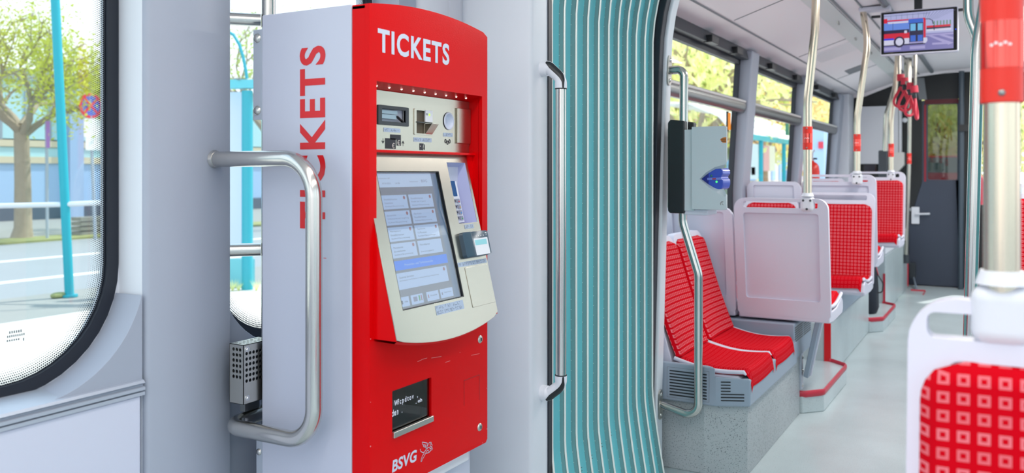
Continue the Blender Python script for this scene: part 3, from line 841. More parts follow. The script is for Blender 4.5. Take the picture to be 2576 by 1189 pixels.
# contactless reader: dark box standing out of the plate
cl = MB()
ctr = rrect(1.776, 1.882, 0.200, 0.264, 0.009, 6); ctf = rrect(1.800, 1.880, 0.202, 0.262, 0.006, 6)
n_ = len(ctr)
cl.v = [K(*p, 0.0) for p in ctr] + [K(*p, 0.012) for p in [(1.776 + (x - 1.776) * 0.97, y) for x, y in ctr]] + [K(*p, 0.020) for p in ctf]
for L_ in (0, 1):
    for i in range(n_): cl.f.append([L_ * n_ + i, L_ * n_ + (i + 1) % n_, (L_ + 1) * n_ + (i + 1) % n_, (L_ + 1) * n_ + i]); cl.m.append(0)
cl.f.append(list(range(2 * n_, 3 * n_))); cl.m.append(0)
cr2 = cl.build('contactless_reader', mat('reader_slate', (62, 82, 98), 0.3), tm, smooth=50)
MB().prism(rrect(1.8085, 1.873, 0.2195, 0.2615, 0.001), 0.020, 0.0206, K).build('reader_label', WHITEP, cr2)
MB().prism(rrect(1.812, 1.866, 0.2235, 0.2365, 0.0008), 0.0206, 0.0211, K).build('reader_display', mat('lcd_aqua', (140, 206, 214), 0.3), cr2)
mm = MB()
for k in range(4): mm.sheet(circ(1.822 + 0.0115 * k, 0.2135, 0.0012, 8, 0.0022), K, 0.0204)
mm.sheet([(1.866, 0.207), (1.874, 0.2065), (1.874, 0.2085), (1.866, 0.209)], K, 0.0204); mm.sheet([(1.869, 0.211), (1.873, 0.211), (1.873, 0.2125), (1.869, 0.2125)], K, 0.0204)
mm.build('reader_marks', WHITEM, cr2, smooth=0)
def Kf(p, q, n): return K(p, -q, n)
braille(1.811, 1.852, -0.191, -0.180, Kf, 0, tm, seed=7)
braille(1.747, 1.879, -0.282, -0.271, Kf, 0, tm, seed=8)
braille(1.622, 1.737, -0.381, -0.3595, Kf, 0, tm, rows_=2, seed=9)
MB().prism(rrect(1.774, 1.880, 0.2855, 0.384, 0.002), 0.0, 0.0016, K).build('blank_cover', STEELW, tm, bevel=0.0007)
# words, ticket tray, locks, small hatch, operator's emblem on the red front
text_mesh('TICKETS', FR, 1.4775, 1.755, 1.5105, 1.5625, 0.0006, SILVERTXT, tm, bold=0.03, gap=1.14)
tr = MB().box(1.527, 1.682, YF + 0.020, YF + 0.024, 0.655, 0.77).build('ticket_tray', BLACKG, tm)
MB().box(1.5285, 1.6805, YF + 0.006, YF + 0.0075, 0.662, 0.766).build('tray_window', glass('tray_window', (190, 190, 190), 0.10), tr, smooth=0)
MB().box(1.529, 1.6825, YF - 0.006, YF + 0.003, 0.6605, 0.6745).build('tray_lip', STEELB, tr, bevel=0.002)
MB().box(1.57, 1.60, YF + 0.0185, YF + 0.0199, 0.715, 0.765).build('tray_grille', mat('brown_grille', (66, 56, 40), 0.5), tr)
LEDT = glow('tray_text', (225, 235, 255), 4.0)
FRt = P_xz(YF + 0.018)
text_mesh('Wf c p d t o v    ,', FRt, 1.560, 1.650, 0.7185, 0.735, 0, LEDT, tr, bold=0.015)
text_mesh('Sche n    .', FRt, 1.546, 1.59, 0.700, 0.7155, 0, LEDT, tr, bold=0.015)
text_mesh('. eh', FRt, 1.642, 1.667, 0.7085, 0.7175, 0, LEDT, tr, bold=0.01)
for (x, z) in ((1.899, 0.818), (1.897, 0.591)):
    lk = MB().dome((x, YF, z), (0, -1, 0), 0.0105, 0.004, 24).build('lock', STEELB, tm)
    MB().box(x - 0.0012, x + 0.0012, YF - 0.0048, YF - 0.0035, z - 0.004, z + 0.004).build('keyhole', BLACKP, lk)
hl = MB()
for (x0, x1, z0, z1) in ((1.822, 1.895, 0.7265, 0.7275), (1.822, 1.823, 0.664, 0.7275), (1.8945, 1.8955, 0.662, 0.7275)): hl.box(x0, x1, YF - 0.0004, YF + 0.001, z0, z1)
hl.build('hatch_joint', mat('joint_red', (120, 6, 10), 0.5), tm)
text_mesh('BSVG', FR, 1.5275, 1.6205, 0.5845, 0.6115, 0.0006, SILVERTXT, tm, bold=0.03, gap=1.05, shear=0.12)
def ribbon(mb, pts, w, f, n, m=0):
    for i in range(len(pts) - 1):
        (a, b), (c, d) = pts[i], pts[i + 1]
        L_ = math.hypot(c - a, d - b) or 1; nx, ny = -(d - b) / L_ * w / 2, (c - a) / L_ * w / 2
        ex, ey = (c - a) / L_ * w * 0.4, (d - b) / L_ * w * 0.4
        mb.add([f(a + nx - ex, b + ny - ey, n), f(a - nx - ex, b - ny - ey, n), f(c - nx + ex, d - ny + ey, n), f(c + nx + ex, d + ny + ey, n)], [(0, 1, 2, 3)], m)
def eb(x, y):
    p = on_y(970 + x / 12.007, 1090 + y / 12.01, YF); return (p.x, p.z)
em = MB()
for st in ([(1100, 255), (1255, 285), (1235, 430), (1215, 460), (1200, 410), (1140, 390), (1130, 340), (1105, 310), (1100, 255)], [(1130, 340), (1200, 345), (1215, 460)],
           [(1240, 400), (1290, 300), (1330, 260), (1375, 265), (1370, 300), (1400, 340), (1390, 390), (1355, 400), (1330, 320), (1370, 300)],
           [(1040, 470), (1050, 530), (1110, 570), (1160, 560), (1230, 460), (1300, 405), (1330, 420), (1330, 470), (1400, 420), (1412, 450), (1400, 490), (1380, 480), (1300, 570), (1200, 600), (1150, 700), (1110, 760), (1080, 840), (1062, 840), (1070, 780), (1100, 680), (1160, 580)],
           [(1200, 590), (1240, 520), (1280, 490), (1300, 520), (1290, 565)]):
    ribbon(em, [eb(*p) for p in st], 0.0016, FR, 0.0006)
em.build('emblem', SILVERTXT, tm, smooth=0)
# small white chips in the lacquer
CHIP = mat('chip_pink', (236, 150, 150), 0.6); rnd = random.Random(4)
for (u, v, r) in ((932, 1122, 0.0022), (1214, 1113, 0.0015), (1225, 1078, 0.0018), (932, 852, 0.0016), (932, 1011, 0.0012), (1157, 886, 0.001), (1224, 976, 0.0012)):
    p = on_y(u, v, YF); MB().sheet([(p.x + r * math.cos(a) * rnd.uniform(.6, 1), p.z + r * math.sin(a) * rnd.uniform(.6, 1.2)) for a in [2 * PI * k / 7 for k in range(7)]], FR, 0.0003).build('lacquer_chip', CHIP, tm, smooth=0)
for (u0, u1, v) in ((1050, 1060, 909), (1060, 1074, 904), (1085, 1110, 900), (1120, 1132, 911), (1185, 1206, 893)):
    a, b = on_y(u0, v, YF), on_y(u1, v - 4, YF); ch = MB(); ribbon(ch, [(a.x, a.z), (b.x, b.z)], 0.0009, FR, 0.0003); ch.build('scratch', CHIP, tm, smooth=0)
# white plinth under the machine and its leg
MB().box(1.50, 1.885, 1.20, 1.46, 0.505, 0.5425).build('plinth', WHITEP, tm, bevel=0.003)
MB().box(1.52, 1.80, 1.26, 1.45, 0.0, 0.505).build('pedestal', mat('pedestal_blue_grey', (150, 186, 212), 0.4), tm, bevel=0.004)
# mounting bracket at the back, with two bolts
bk = MB().box(1.452, 1.458, 1.493, 1.522, 1.372, 1.582).build('bracket', SILLG, tm, bevel=0.001)
for z in (1.562, 1.394): MB().dome((1.452, 1.509, z), (-1, 0, 0), 0.0115, 0.006, 18).build('bolt', STEEL, bk)
bk2 = MB().box(1.452, 1.458, 1.493, 1.512, 0.40, 0.66).build('bracket', SILLG, tm, bevel=0.001)
MB().dome((1.452, 1.503, 0.60), (-1, 0, 0), 0.008, 0.005, 14).build('bolt', STEEL, bk2)
MB().box(1.884, 1.912, 1.205, 1.222, 0.90, 1.30).box(1.474, 1.76, 1.214, 1.222, 0.90, 1.30).build('recess_back', RED, tm)

# ================================================================== rails round the machine
ps = thing('support_post', 'upright steel post behind the back edge of the ticket machine', 'post', (1.512, 1.534, 0))
MB().cyl((1.512, 1.534, 0.0), (1.512, 1.534, 2.115), 0.0165, 24).build('tube', STEEL, ps)
MB().cyl((1.512, 1.534, 0.0), (1.512, 1.534, 0.012), 0.04, 24).build('floor_flange', STEELD, ps)
def window_rail(z, label):
    r = thing('window_rail', label, 'rail', (1.44, 1.60, z), 'short rails between pillar and post')
    a, b = Vector((1.438, 1.602, z)), Vector((1.499, 1.546, z))
    MB().cyl(a, b, 0.0155, 20).build('tube', STEEL, r)
    MB().cyl(a, a + (b - a).normalized() * 0.004, 0.024, 20).build('flange', STEELD, r)
window_rail(1.614, 'short steel rail above the shelter arch, level with the top of the ticket machine')
window_rail(1.065, 'short steel rail low across the narrow window beside the ticket machine')

hr = thing('machine_guard_rail', 'thick bent steel handrail looping in front of the ticket machine\'s grey flank', 'handrail', (1.39, 1.58, 0.67))
path = fillet([(1.39, 1.579, 1.28), (1.39, 1.277, 1.28), (1.39, 1.277, 0.671), (1.39, 1.534, 0.671), (1.496, 1.534, 0.679)], [0.085, 0.075, 0.035], 14)
MB().tube(path, 0.0178, 28).build('tube', STEEL, hr)
MB().cyl((1.39, 1.5795, 1.28), (1.39, 1.572, 1.28), 0.0215, 28, r1=0.0185).build('end_collar', STEEL, hr)

# perforated steel box on the rail
vb = thing('perforated_box', 'small perforated steel box on the guard rail beside the ticket machine', 'box', (1.445, 1.52, 0.72))
bx0, bx1, by0, by1, bz0, bz1 = 1.402, 1.490, 1.500, 1.545, 0.721, 0.857
front = MB()
holes = [circ(1.4115 + 0.0105 * i, 0.836 - 0.0125 * j, 0.0041, 12) for i in range(7) for j in range(6)]
holes = [h for h in holes if not (abs(h[0][0] - 0.0041 - 1.4115) < 0.004 and h[0][1] > 0.84)]
front.holed([(bx0, bz0), (bx1, bz0), (bx1, bz1), (bx0, bz1)], holes, 0, -0.0015, lambda p, q, n: (p, by0 - n, q))
fo = front.build('front_sheet', STEELB, vb, smooth=20)
side = MB().holed([(by0, bz0), (by1, bz0), (by1, bz1), (by0, bz1)], [circ(1.511 + 0.0105 * i, 0.845 - 0.0125 * j, 0.0041, 12) for i in range(3) for j in range(6)], 0, -0.0015, lambda p, q, n: (bx0 - n, p, q))
side.box(bx1 - 0.001, bx1, by0, by1, bz0, bz1).box(bx0, bx1, by1 - 0.001, by1, bz0, bz1).box(bx0, bx1, by0, by1, bz0, bz0 + 0.001)
side.build('side_sheet', STEELB, vb, smooth=20)
MB().holed([(bx0, by0), (bx1, by0), (bx1, by1), (bx0, by1)], [circ(1.413 + 0.0115 * i, 1.511 + 0.0115 * j, 0.0041, 12, 0.0041) for i in range(7) for j in range(3)], 0, -0.0015, lambda p, q, n: (p, q, bz1 + n)).build('top_sheet', STEELB, vb, smooth=20)
MB().box(bx0 + 0.016, bx1 - 0.01, by0 + 0.012, by1 - 0.006, bz0 + 0.004, bz1 - 0.02).build('inner_unit', DARKG, vb)
for (x, z) in ((1.4125, 0.8455), (1.4135, 0.7345), (1.480, 0.845), (1.480, 0.737)):
    w = MB().cyl((x, by0, z), (x, by0 - 0.0012, z), 0.0062, 16); w.dome((x, by0 - 0.001, z), (0, -1, 0), 0.0038, 0.003, 12); w.build('screw', CHROME, vb)
MB().box(1.43, 1.475, 1.525, 1.541, 0.695, 0.722).build('clamp_foot', STEELD, vb)

# grab handle on the gangway portal: steel bar between two grey and black ends
gh = thing('gangway_grab_handle', 'upright steel grab bar with grey and black angled ends in front of the bellows', 'grab handle', (2.37, 1.24, 0.5))
ptop = on_y(1361, 172, 1.24); pbot = on_y(1362, 988, 1.24)
bx = 2.37; barY = on_x(1411, 500, bx).y
zt, zb_ = on_x(1411, 222, bx).z, on_x(1411, 944, bx).z
zt2, zb2 = ptop.z, pbot.z
MB().cyl((bx, barY, zb_), (bx, barY, zt), 0.0165, 28).build('bar', STEEL, gh)
for (za, zc, sgn) in ((zt, zt2, 1), (zb_, zb2, -1)):
    pts = fillet([(bx, 1.2405, zc), (bx, 1.215, zc), (bx, barY, za + sgn * 0.030), (bx, barY, za)], [0.02, 0.03], 8)
    rs = []
    for i, p in enumerate(pts):
        t = i / (len(pts) - 1); rs.append(0.0245 - 0.007 * min(1, t * 1.7) + 0.0015 * max(0, t - 0.8) * 5)
    e = MB().tube(pts, rs, 24).build('end_piece', WHITEP, gh)
    # black soft inlay along the outer side
    T, N = frame_path([Vector(p) for p in pts])
    il = MB(); m_ = len(pts)
    for i in range(2, m_):
        p = pts[i]; t = T[i]; bn = Vector((1, 0, 0)); out = t.cross(bn) * (-sgn)
        if out.dot(Vector((0, -1, 0.001 * sgn)) + Vector((0, 0, sgn))) < 0: out = -out
        w = 0.010 * math.sin(PI * min(1.0, (i - 1.2) / (m_ - 1.2)) ** 0.8) + 0.0012
        for k in range(7):
            a = (k - 3) / 3 * w / rs[i] - 0.75
            il.v.append(p + out * (math.cos(a) * (rs[i] + 0.0007)) + bn * (math.sin(a) * (rs[i] + 0.0007)))
    for i in range(m_ - 3):
        for k in range(6): il.f.append([i * 7 + k, i * 7 + k + 1, (i + 1) * 7 + k + 1, (i + 1) * 7 + k]); il.m.append(0)
    il.build('soft_inlay', BLACKP, e)
    MB().cyl((bx, barY, za - 0.003), (bx, barY, za + 0.003), 0.0185, 24).build('ring', BLACKP, gh)

# ================================================================== bent pole with the ticket validator
vp = thing('validator_pole', 'bent steel pole carrying the ticket validator, fixed to the white portal', 'pole', (3.42, 1.23, 0.25))
VX = 3.425
def vpt(u, v): return on_x(u, v, VX)
y1 = on_x(1721, 300, VX).y; y2 = on_x(1757, 850, VX).y
zt = on_x(1700, 176, VX).z; zb3 = on_x(1690, 1042, VX).z
ztop_b = vpt(1716, 560).z; zlow_b = vpt(1755, 690).z
path = fillet([(VX, port(zt) - 0.0045, zt), (VX, y1, zt), (VX, y1 + 0.006, ztop_b), (VX, y2, zlow_b), (VX, y2, zb3), (VX, port(zb3) - 0.0045, zb3 + 0.035)], [0.075, 0.10, 0.10, 0.05], 10)
MB().tube(path, 0.0175, 24).build('tube', STEEL, vp)
for z in (zt, zb3 + 0.035):
    fl = MB().prism(rrect(VX - 0.022, VX + 0.022, z - 0.062, z + 0.062, 0.02, 8), 0.0, 0.006, lambda p, q, n: (p, port(q) - n, q)).build('flange', STEELB, vp, bevel=0.001)
    for dz in (-0.042, 0.042): MB().dome((VX, port(z + dz) - 0.006, z + dz), (0, -1, 0), 0.009, 0.005, 14).build('screw', STEEL, fl)

va = thing('ticket_validator', 'grey ticket validator box with a blue slot mounted on the bent pole', 'ticket validator', (3.42, 1.15, 1.08))
XV = 3.335
def vq(u, v): p = on_x(u, v, XV); return (p.y, p.z)
zb_v, zt_v = 1.085, 1.462
yb = vq(1679, 420)[0]; ym = vq(1719, 420)[0]; ye = vq(1830, 420)[0]
# black back housing with two horns that clasp the pole
bp = [(ym - 0.004, zb_v), (ym - 0.004, zt_v - 0.006), (yb - 0.010, zt_v), (yb, zt_v - 0.012), (yb, zb_v + 0.010), (yb - 0.008, zb_v)]
MB().prism(bp, 0, -0.042, P_yz(XV)).prism(bp, -0.118, -0.16, P_yz(XV)).box(XV + 0.02, XV + 0.14, yb - 0.022, yb - 0.004, zb_v + 0.01, zt_v - 0.03).build('back_housing', BLACKP, va, bevel=0.006, segs=3)
# grey shell: narrow flank strip, then the wider curved cover with a notch for tickets
MB().box(XV + 0.004, XV + 0.155, vq(1745, 420)[0], ym, vq(1720, 530)[1], vq(1720, 326)[1]).build('flank_strip', mat('validator_grey', (204, 210, 214), 0.38), va, bevel=0.002)
VG = MATS['validator_grey']
yc = vq(1742, 420)[0]; zlo, zhi = vq(1785, 527)[1], vq(1785, 318)[1]
notch_px = [(1830, 407), (1822, 424), (1817, 430), (1792, 442), (1764, 449), (1792, 467), (1812, 480), (1824, 490), (1829, 505)]
notch_px = [(1829, 407), (1826, 414), (1800, 421), (1778, 434), (1762, 450), (1785, 470), (1806, 484), (1824, 494), (1829, 487)]
no = [vq(*p) for p in notch_px]
cov = [(yc, zlo), (yc, zhi), (ye + 0.006, zhi), (ye, zhi - 0.006)] + no + [(ye, zlo + 0.008), (ye + 0.006, zlo)]
cvm = MB()
cvm.holed(cov, [], 0.010, 0.004, P_yz(XV))
cvm.build('cover', VG, va, smooth=30, bevel=0.002)
cvb = MB()
kx = (XV + 0.152) / XV
for (z0, z1) in ((zlo + 0.002, no[-1][1] - 0.004), (no[0][1], zhi - 0.002)):
    cvb.prism([(XV - 0.005, yc - 0.001), (XV - 0.005, ye + 0.004), (XV + 0.002, ye + 0.001), (XV + 0.152, ye * kx + 0.003), (XV + 0.152, yc - 0.001)], z0, z1, lambda p, q, n: (p, q, n))
cvb.box(XV + 0.125, XV + 0.152, vq(1800, 450)[0] * kx, yc - 0.001, zlo + 0.002, zhi - 0.002)
cvb.box(XV + 0.006, XV + 0.152, vq(1764, 450)[0], yc - 0.001, zlo + 0.002, zhi - 0.002)
cvb.build('cover_body', VG, va, bevel=0.002)
# paler lips of the notch
lp = MB()
a = [vq(*p) for p in ((1829, 407), (1826, 414), (1800, 421), (1778, 434), (1762, 450))]; b = [vq(*p) for p in ((1818, 424), (1814, 425), (1797, 426), (1780, 437), (1764, 450))]
for i in range(4): lp.add([P_yz(XV)(*a[i], 0.0095), P_yz(XV)(*a[i + 1], 0.0095), P_yz(XV)(*b[i + 1], -0.006), P_yz(XV)(*b[i], -0.006)], [(0, 1, 2, 3)])
a = [vq(*p) for p in ((1762, 450), (1785, 470), (1806, 484), (1824, 494), (1829, 487))]; b = [vq(*p) for p in ((1764, 450), (1782, 464), (1797, 472), (1814, 476), (1819, 474))]
for i in range(4): lp.add([P_yz(XV)(*a[i], 0.0095), P_yz(XV)(*a[i + 1], 0.0095), P_yz(XV)(*b[i + 1], -0.006), P_yz(XV)(*b[i], -0.006)], [(0, 1, 2, 3)])
lp.build('notch_lip', VG, va, smooth=50)
# blue ticket mouth: dark point, two rounded lobes, a light bar with a red lamp, green lamps
blue = [vq(*p) for p in ((1763, 450), (1782, 434), (1800, 424), (1812, 422), (1817, 428), (1818, 437), (1812, 445), (1818, 453), (1818, 464), (1815, 474), (1806, 478), (1797, 474), (1782, 464))]
bm_ = MB().holed(blue, [], -0.004, -0.11, P_yz(XV)).build('ticket_mouth', BLUEP, va, smooth=40, bevel=0.003)
MB().sheet([vq(*p) for p in ((1764, 450), (1782, 435), (1782, 463))], P_yz(XV), -0.0030).build('dark_point', BLUED, bm_, smooth=0)
MB().prism([vq(*p) for p in ((1779, 447), (1815, 446), (1815, 452), (1779, 453))], -0.004, 0.001, P_yz(XV)).build('slot_bar', mat('slot_bar', (120, 136, 214), 0.3), bm_, bevel=0.001)
MB().prism([vq(*p) for p in ((1792, 448.5), (1801, 448), (1801, 451), (1792, 451.3))], 0.001, 0.002, P_yz(XV)).build('red_lamp', glow('red_lamp', (160, 20, 40), 0.6), bm_)
for (u, v) in ((1802, 457), (1789, 442)):
    p = vq(u, v); MB().dome(P_yz(XV)(*p, -0.0035), (-1, 0, 0), 0.0046, 0.003, 12).build('green_lamp', GREENL if v > 450 else mat('green_lamp_dim', (40, 120, 110), 0.3), bm_)
MB().sheet([vq(*p) for p in ((1814, 350), (1814, 352), (1820, 359), (1829, 359), (1829, 345), (1820, 346))], P_yz(XV), 0.0106).build('orange_arrow', ORANGE, va, smooth=0)
dk = MB()
for (u0, u1, v0, v1) in ((1816, 1828, 349, 351), (1816, 1828, 354, 356)): dk.sheet([vq(u0, v0), vq(u1, v0), vq(u1, v1), vq(u0, v1)], P_yz(XV), 0.0110)
ribbon(dk, [vq(1821, 507), vq(1817, 507), vq(1814, 511), vq(1815, 515)], 0.0016, P_yz(XV), 0.0106); ribbon(dk, [vq(1818, 507), vq(1819, 514), vq(1822, 515)], 0.0012, P_yz(XV), 0.0106)
dk.build('cover_marks', mat('brown_ink', (90, 62, 40), 0.5), va, smooth=0)
MB().box(XV + 0.012, XV + 0.14, vq(1778, 530)[0], ym, vq(1740, 541)[1], zlo - 0.0005).build('lower_bracket', LILAC, va, bevel=0.004)

# ================================================================== seats
SEATG = 'red cloth tram seats'
def lean_map(lean, x0=0.0):
    return lambda p, q, n: (x0 - lean * q + n, p, q)
def seat_parts(root, w=0.46, post=0.048, bh=0.54, lean=0.14, pan_d=0.40, pan_z=0.055, handle=True, panel=True, pan_tilt=0.03, flare=0.0, ht=0.59):
    """local space: faces +x, back's foot at the origin, width along y"""
    f = lean_map(lean)
    hw = w / 2
    # outer frame of the back: U with rounded shoulders; a hole for the hand under its top bar
    top = ht if handle else bh
    out = rrect(-hw, hw, -0.01, top, (0.02, 0.02, 0.055, 0.055), 7)
    holes = [rrect(-hw + post, hw - post, 0.541, 0.573, 0.010, 5)] if handle else []
    holes.append(rrect(-hw + 0.046, hw - 0.046, 0.075, bh - 0.025, 0.014, 5))
    MB().holed(out, holes, -0.017, 0.017, f).build('back_frame', LILAC, root, True, bevel=0.006, segs=3)
    # recessed rear panel
    MB().prism(rrect(-hw + 0.044, hw - 0.044, 0.073, bh - 0.023, 0.014, 5), -0.003, 0.014, f).build('back_panel', LILAC, root, True)
    # upholstered back: gently hollowed pad with rounded shoulders
    pw, ph0, ph1, r = hw - 0.015, 0.040, bh - 0.024, 0.05
    def half(q):
        if q > ph1 - r:
            d = q - (ph1 - r); return pw - r + math.sqrt(max(r * r - d * d, 0))
        return pw
    def pad(s, t):
        q = ph0 + (ph1 - ph0) * t; c = 2 * s - 1; h = half(q); p = c * h
        e = min(1.0, (1 - abs(c)) * h / 0.02, (ph1 - q) / 0.02, (q - ph0 + 0.02) / 0.02)
        n = 0.012 + 0.024 * math.sqrt(max(0.0, 1 - (1 - max(e, 0)) ** 2)) + 0.010 * c * c - 0.004
        n += flare * (1 - t) ** 3
        return f(p, q, n)
    MB().grid(pad, 28, 36, uvf=lambda s, t: ((2 * s - 1) * half(ph0 + (ph1 - ph0) * t) + 0.5 * 0.0221 * 0, ph0 + (ph1 - ph0) * t)).build('back_cushion', FABRIC, root, True, smooth=60)
    # pan: grey shell with upturned rim, red cushion with rounded front
    def panz(x): return pan_z - 0.012 + pan_tilt * (x / pan_d) - 0.022 * math.sin(PI * min(1, x / pan_d)) 
    sh = MB()
    pr = [(0.02, panz(0.02) - 0.02), (pan_d * 0.5, panz(pan_d * 0.5) - 0.012), (pan_d - 0.05, panz(pan_d) - 0.016), (pan_d - 0.012, panz(pan_d) - 0.035), (pan_d - 0.004, panz(pan_d) - 0.085), (pan_d - 0.03, panz(pan_d) - 0.105), (0.10, -0.038), (-0.012, -0.030), (-0.02, 0.03)]
    sh.prism(pr, -hw + 0.004, hw - 0.004, lambda p, q, n: (p, n, q))
    sh.build('seat_shell', LILAC, root, True, bevel=0.008, segs=3)
    for sgn in (-1, 1):
        ln = [Vector((0.02 + (pan_d - 0.045) * k / 10, sgn * (hw - 0.011), panz(0.02 + (pan_d - 0.045) * k / 10) + 0.006)) for k in range(11)]
        MB().tube(ln + [ln[-1] + Vector((0.010, 0, -0.010))], [0.009] * 11 + [0.004], 10).build('seat_rim', LILAC, root, True)
    def cush(s, t):
        c = 2 * s - 1; h = hw - 0.018; x = 0.03 + (pan_d - 0.03) * min(t / 0.86, 1.0)
        drop = 0.0
        if t > 0.80: k = (t - 0.80) / 0.20; x = 0.03 + (pan_d - 0.03) * (0.80 / 0.86) + (pan_d - 0.03) * 0.09 * math.sin(k * PI / 2); drop = 0.075 * (1 - math.cos(k * PI / 2))
        if t > 0.8: h -= 0.006 * ((t - 0.8) / 0.2) ** 2
        e = min(1.0, (1 - abs(c)) * h / 0.025)
        z = panz(min(x, pan_d)) - 0.014 + 0.026 * math.sqrt(max(0.0, 1 - (1 - e) ** 2)) + 0.008 * c * c - drop
        return (x + 0.0, c * h, z)
    MB().grid(cush, 24, 30, uvf=lambda s, t: ((2 * s - 1) * (hw - 0.018), t * (pan_d + 0.05) + 0.011)).build('seat_cushion', FABRIC2, root, True, smooth=60)

# ---- side bench under the windows
sb = thing('bench_shell', 'grey plastic bench shell with slotted vents under the two sideways seats', 'bench shell', (3.95, 1.2, 0.3))
BX0 = 3.475
ch_y, ch_x = 1.015, 3.475
def bside(u, v): return on_y(u, v, 0.89)
plan = [(3.475, 1.55), (3.475, 1.018), (3.535, 0.893), (4.46, 0.893), (4.46, 1.55)]
# skirt around the bench: near face, chamfer, aisle side
sk = MB()
def shell_ring(z0, z1, inset=0.0):
    sk.prism([(3.475 + inset, 1.55), (3.475 + inset, 1.018 + inset * .3), (3.535 + inset, 0.893 + inset), (4.46, 0.893 + inset), (4.46, 1.55)], z0, z1, lambda p, q, n: (p, q, n))
shell_ring(0.292, 0.405)
sk.prism([(3.475, 1.55), (3.475, 1.018), (3.50, 1.05), (3.50, 1.55)], 0.405, 0.452, lambda p, q, n: (p, q, n))
sk.build('skirt', BENCHG, sb, bevel=0.008, segs=3)
# slots: on the near face and on the chamfer
n2 = Vector((-(1.018 - 0.893), -(3.535 - 3.475), 0)).normalized()
cdir = Vector((3.535 - 3.475, 0.893 - 1.018, 0)); cl_ = cdir.length; cdir.normalize()
vn = MB()
for k in range(9):
    z = 0.318 + 0.0125 * k
    if z > 0.42: break
    vn.prism(rrect(1.055, 1.215, z - 0.0026, z + 0.0026, 0.0024, 3), -0.004, 0.0012, P_yz(3.475))
    a0, a1 = (0.020, 0.115) if z < 0.355 else (0.020, 0.060)
    if z < 0.40:
        vn.prism(rrect(a0, a1, z - 0.0026, z + 0.0026, 0.0024, 3), -0.004, 0.0012, lambda p, q, n: tuple(Vector((3.475, 1.018, q)) + cdir * p + n2 * n))
vn.build('vent_slots', BLACKP, sb)
gv = MB()
for (yA, yB, zA, zB) in ((1.045, 1.225, 0.306, 0.432),):
    for q in ((yA, yB, zA, zA + 0.001), (yA, yB, zB, zB + 0.001), (yA, yA + 0.001, zA, zB), (yB, yB + 0.001, zA, zB)): gv.box(3.4742, 3.476, q[0], q[1], q[2], q[3])
gv.build('vent_outline', MIDG, sb)
# base of the bench, floor vinyl turned up
struct(MB().prism([(3.50, 1.56), (3.50, 1.075), (3.565, 0.912), (4.62, 0.912), (4.62, 1.56)], 0.0, 0.30, lambda p, q, n: (p, q, n)).build('baseboard_bench', BASEM, smooth=20, bevel=0.004))
bench_proto = None
for i, (x0, x1, lab) in enumerate(((3.525, 3.965, 'sideways red bench seat nearest the white portal, half hidden by the bent pole'), (3.965, 4.405, 'second sideways red bench seat, behind the bent pole beside the transverse seats'))):
    r = thing('bench_chair', lab, 'seat', ((x0 + x1) / 2, 1.235, 0.425), SEATG, rotz=-PI / 2)
    if bench_proto is None:
        bench_proto = r
        seat_parts(r, w=0.44, bh=0.525, lean=0.30, pan_d=0.34, pan_z=0.045, handle=False, pan_tilt=-0.03, flare=0.02)
    else:
        for c in bench_proto.children:
            k = c.copy(); COL.objects.link(k); k.parent = r
# grey box at the end of the bench, with a grille
gb = thing('heater_box', 'low grey box with a slotted grille under the first pair of transverse seats', 'heater box', (4.68, 1.2, 0.3))
MB().box(4.465, 4.90, 0.905, 1.56, 0.30, 0.488).build('casing', BENCHG, gb, bevel=0.01, segs=3)
gs = MB()
for k in range(7):
    z = 0.395 + 0.0115 * k
    gs.box(4.47, 4.66, 0.9042, 0.9055, z, z + 0.006).box(4.68, 4.87, 0.9042, 0.9055, z, z + 0.006)
gs.build('grille_slots', BLACKP, gb)

# ---- transverse seats
proto = thing('passenger_chair', 'pale seat back with a grab slot, at the aisle end of the first pair', 'seat', (4.50, 0.967, 0.53), SEATG)
seat_parts(proto)
protow = thing('passenger_chair', 'pale seat back without a grab slot, against the window in the first pair', 'seat', (4.50, 1.392, 0.53), SEATG)
seat_parts(protow, w=0.37, handle=False)
def seat(src, x, y, zp, face, label):
    return dup(src, label, (x, y, zp), 0.0 if face > 0 else PI)
seat(proto, 6.02, 0.955, 0.525, -1, 'red aisle seat facing us, directly behind the first pale seat back')
seat(protow, 6.02, 1.392, 0.525, -1, 'red window seat facing us, seen through the grab slot of the first pale seat back')
seat(proto, 6.23, 0.955, 0.645, 1, 'pale seat back with a grab slot, just behind the first red seat facing us')
seat(protow, 6.23, 1.392, 0.645, 1, 'pale window seat back in the second pair, its top just above the first pair')
seat(proto, 8.02, 0.95, 0.665, -1, 'red aisle seat facing us farthest down the car, beside the black cab wall')
seat(protow, 8.02, 1.39, 0.655, -1, 'red window seat facing us at the far end, below the fire extinguisher')
nearc = thing('passenger_chair', 'close red seat cut by the bottom right corner, with a large white pole clamp', 'seat', (1.15, -0.125, 0.50), SEATG, rotz=PI)
seat_parts(nearc, post=0.022)
seat(proto, 5.1, -0.165, 0.60, -1, 'red seat at the right edge, glimpsed behind the near white pole')

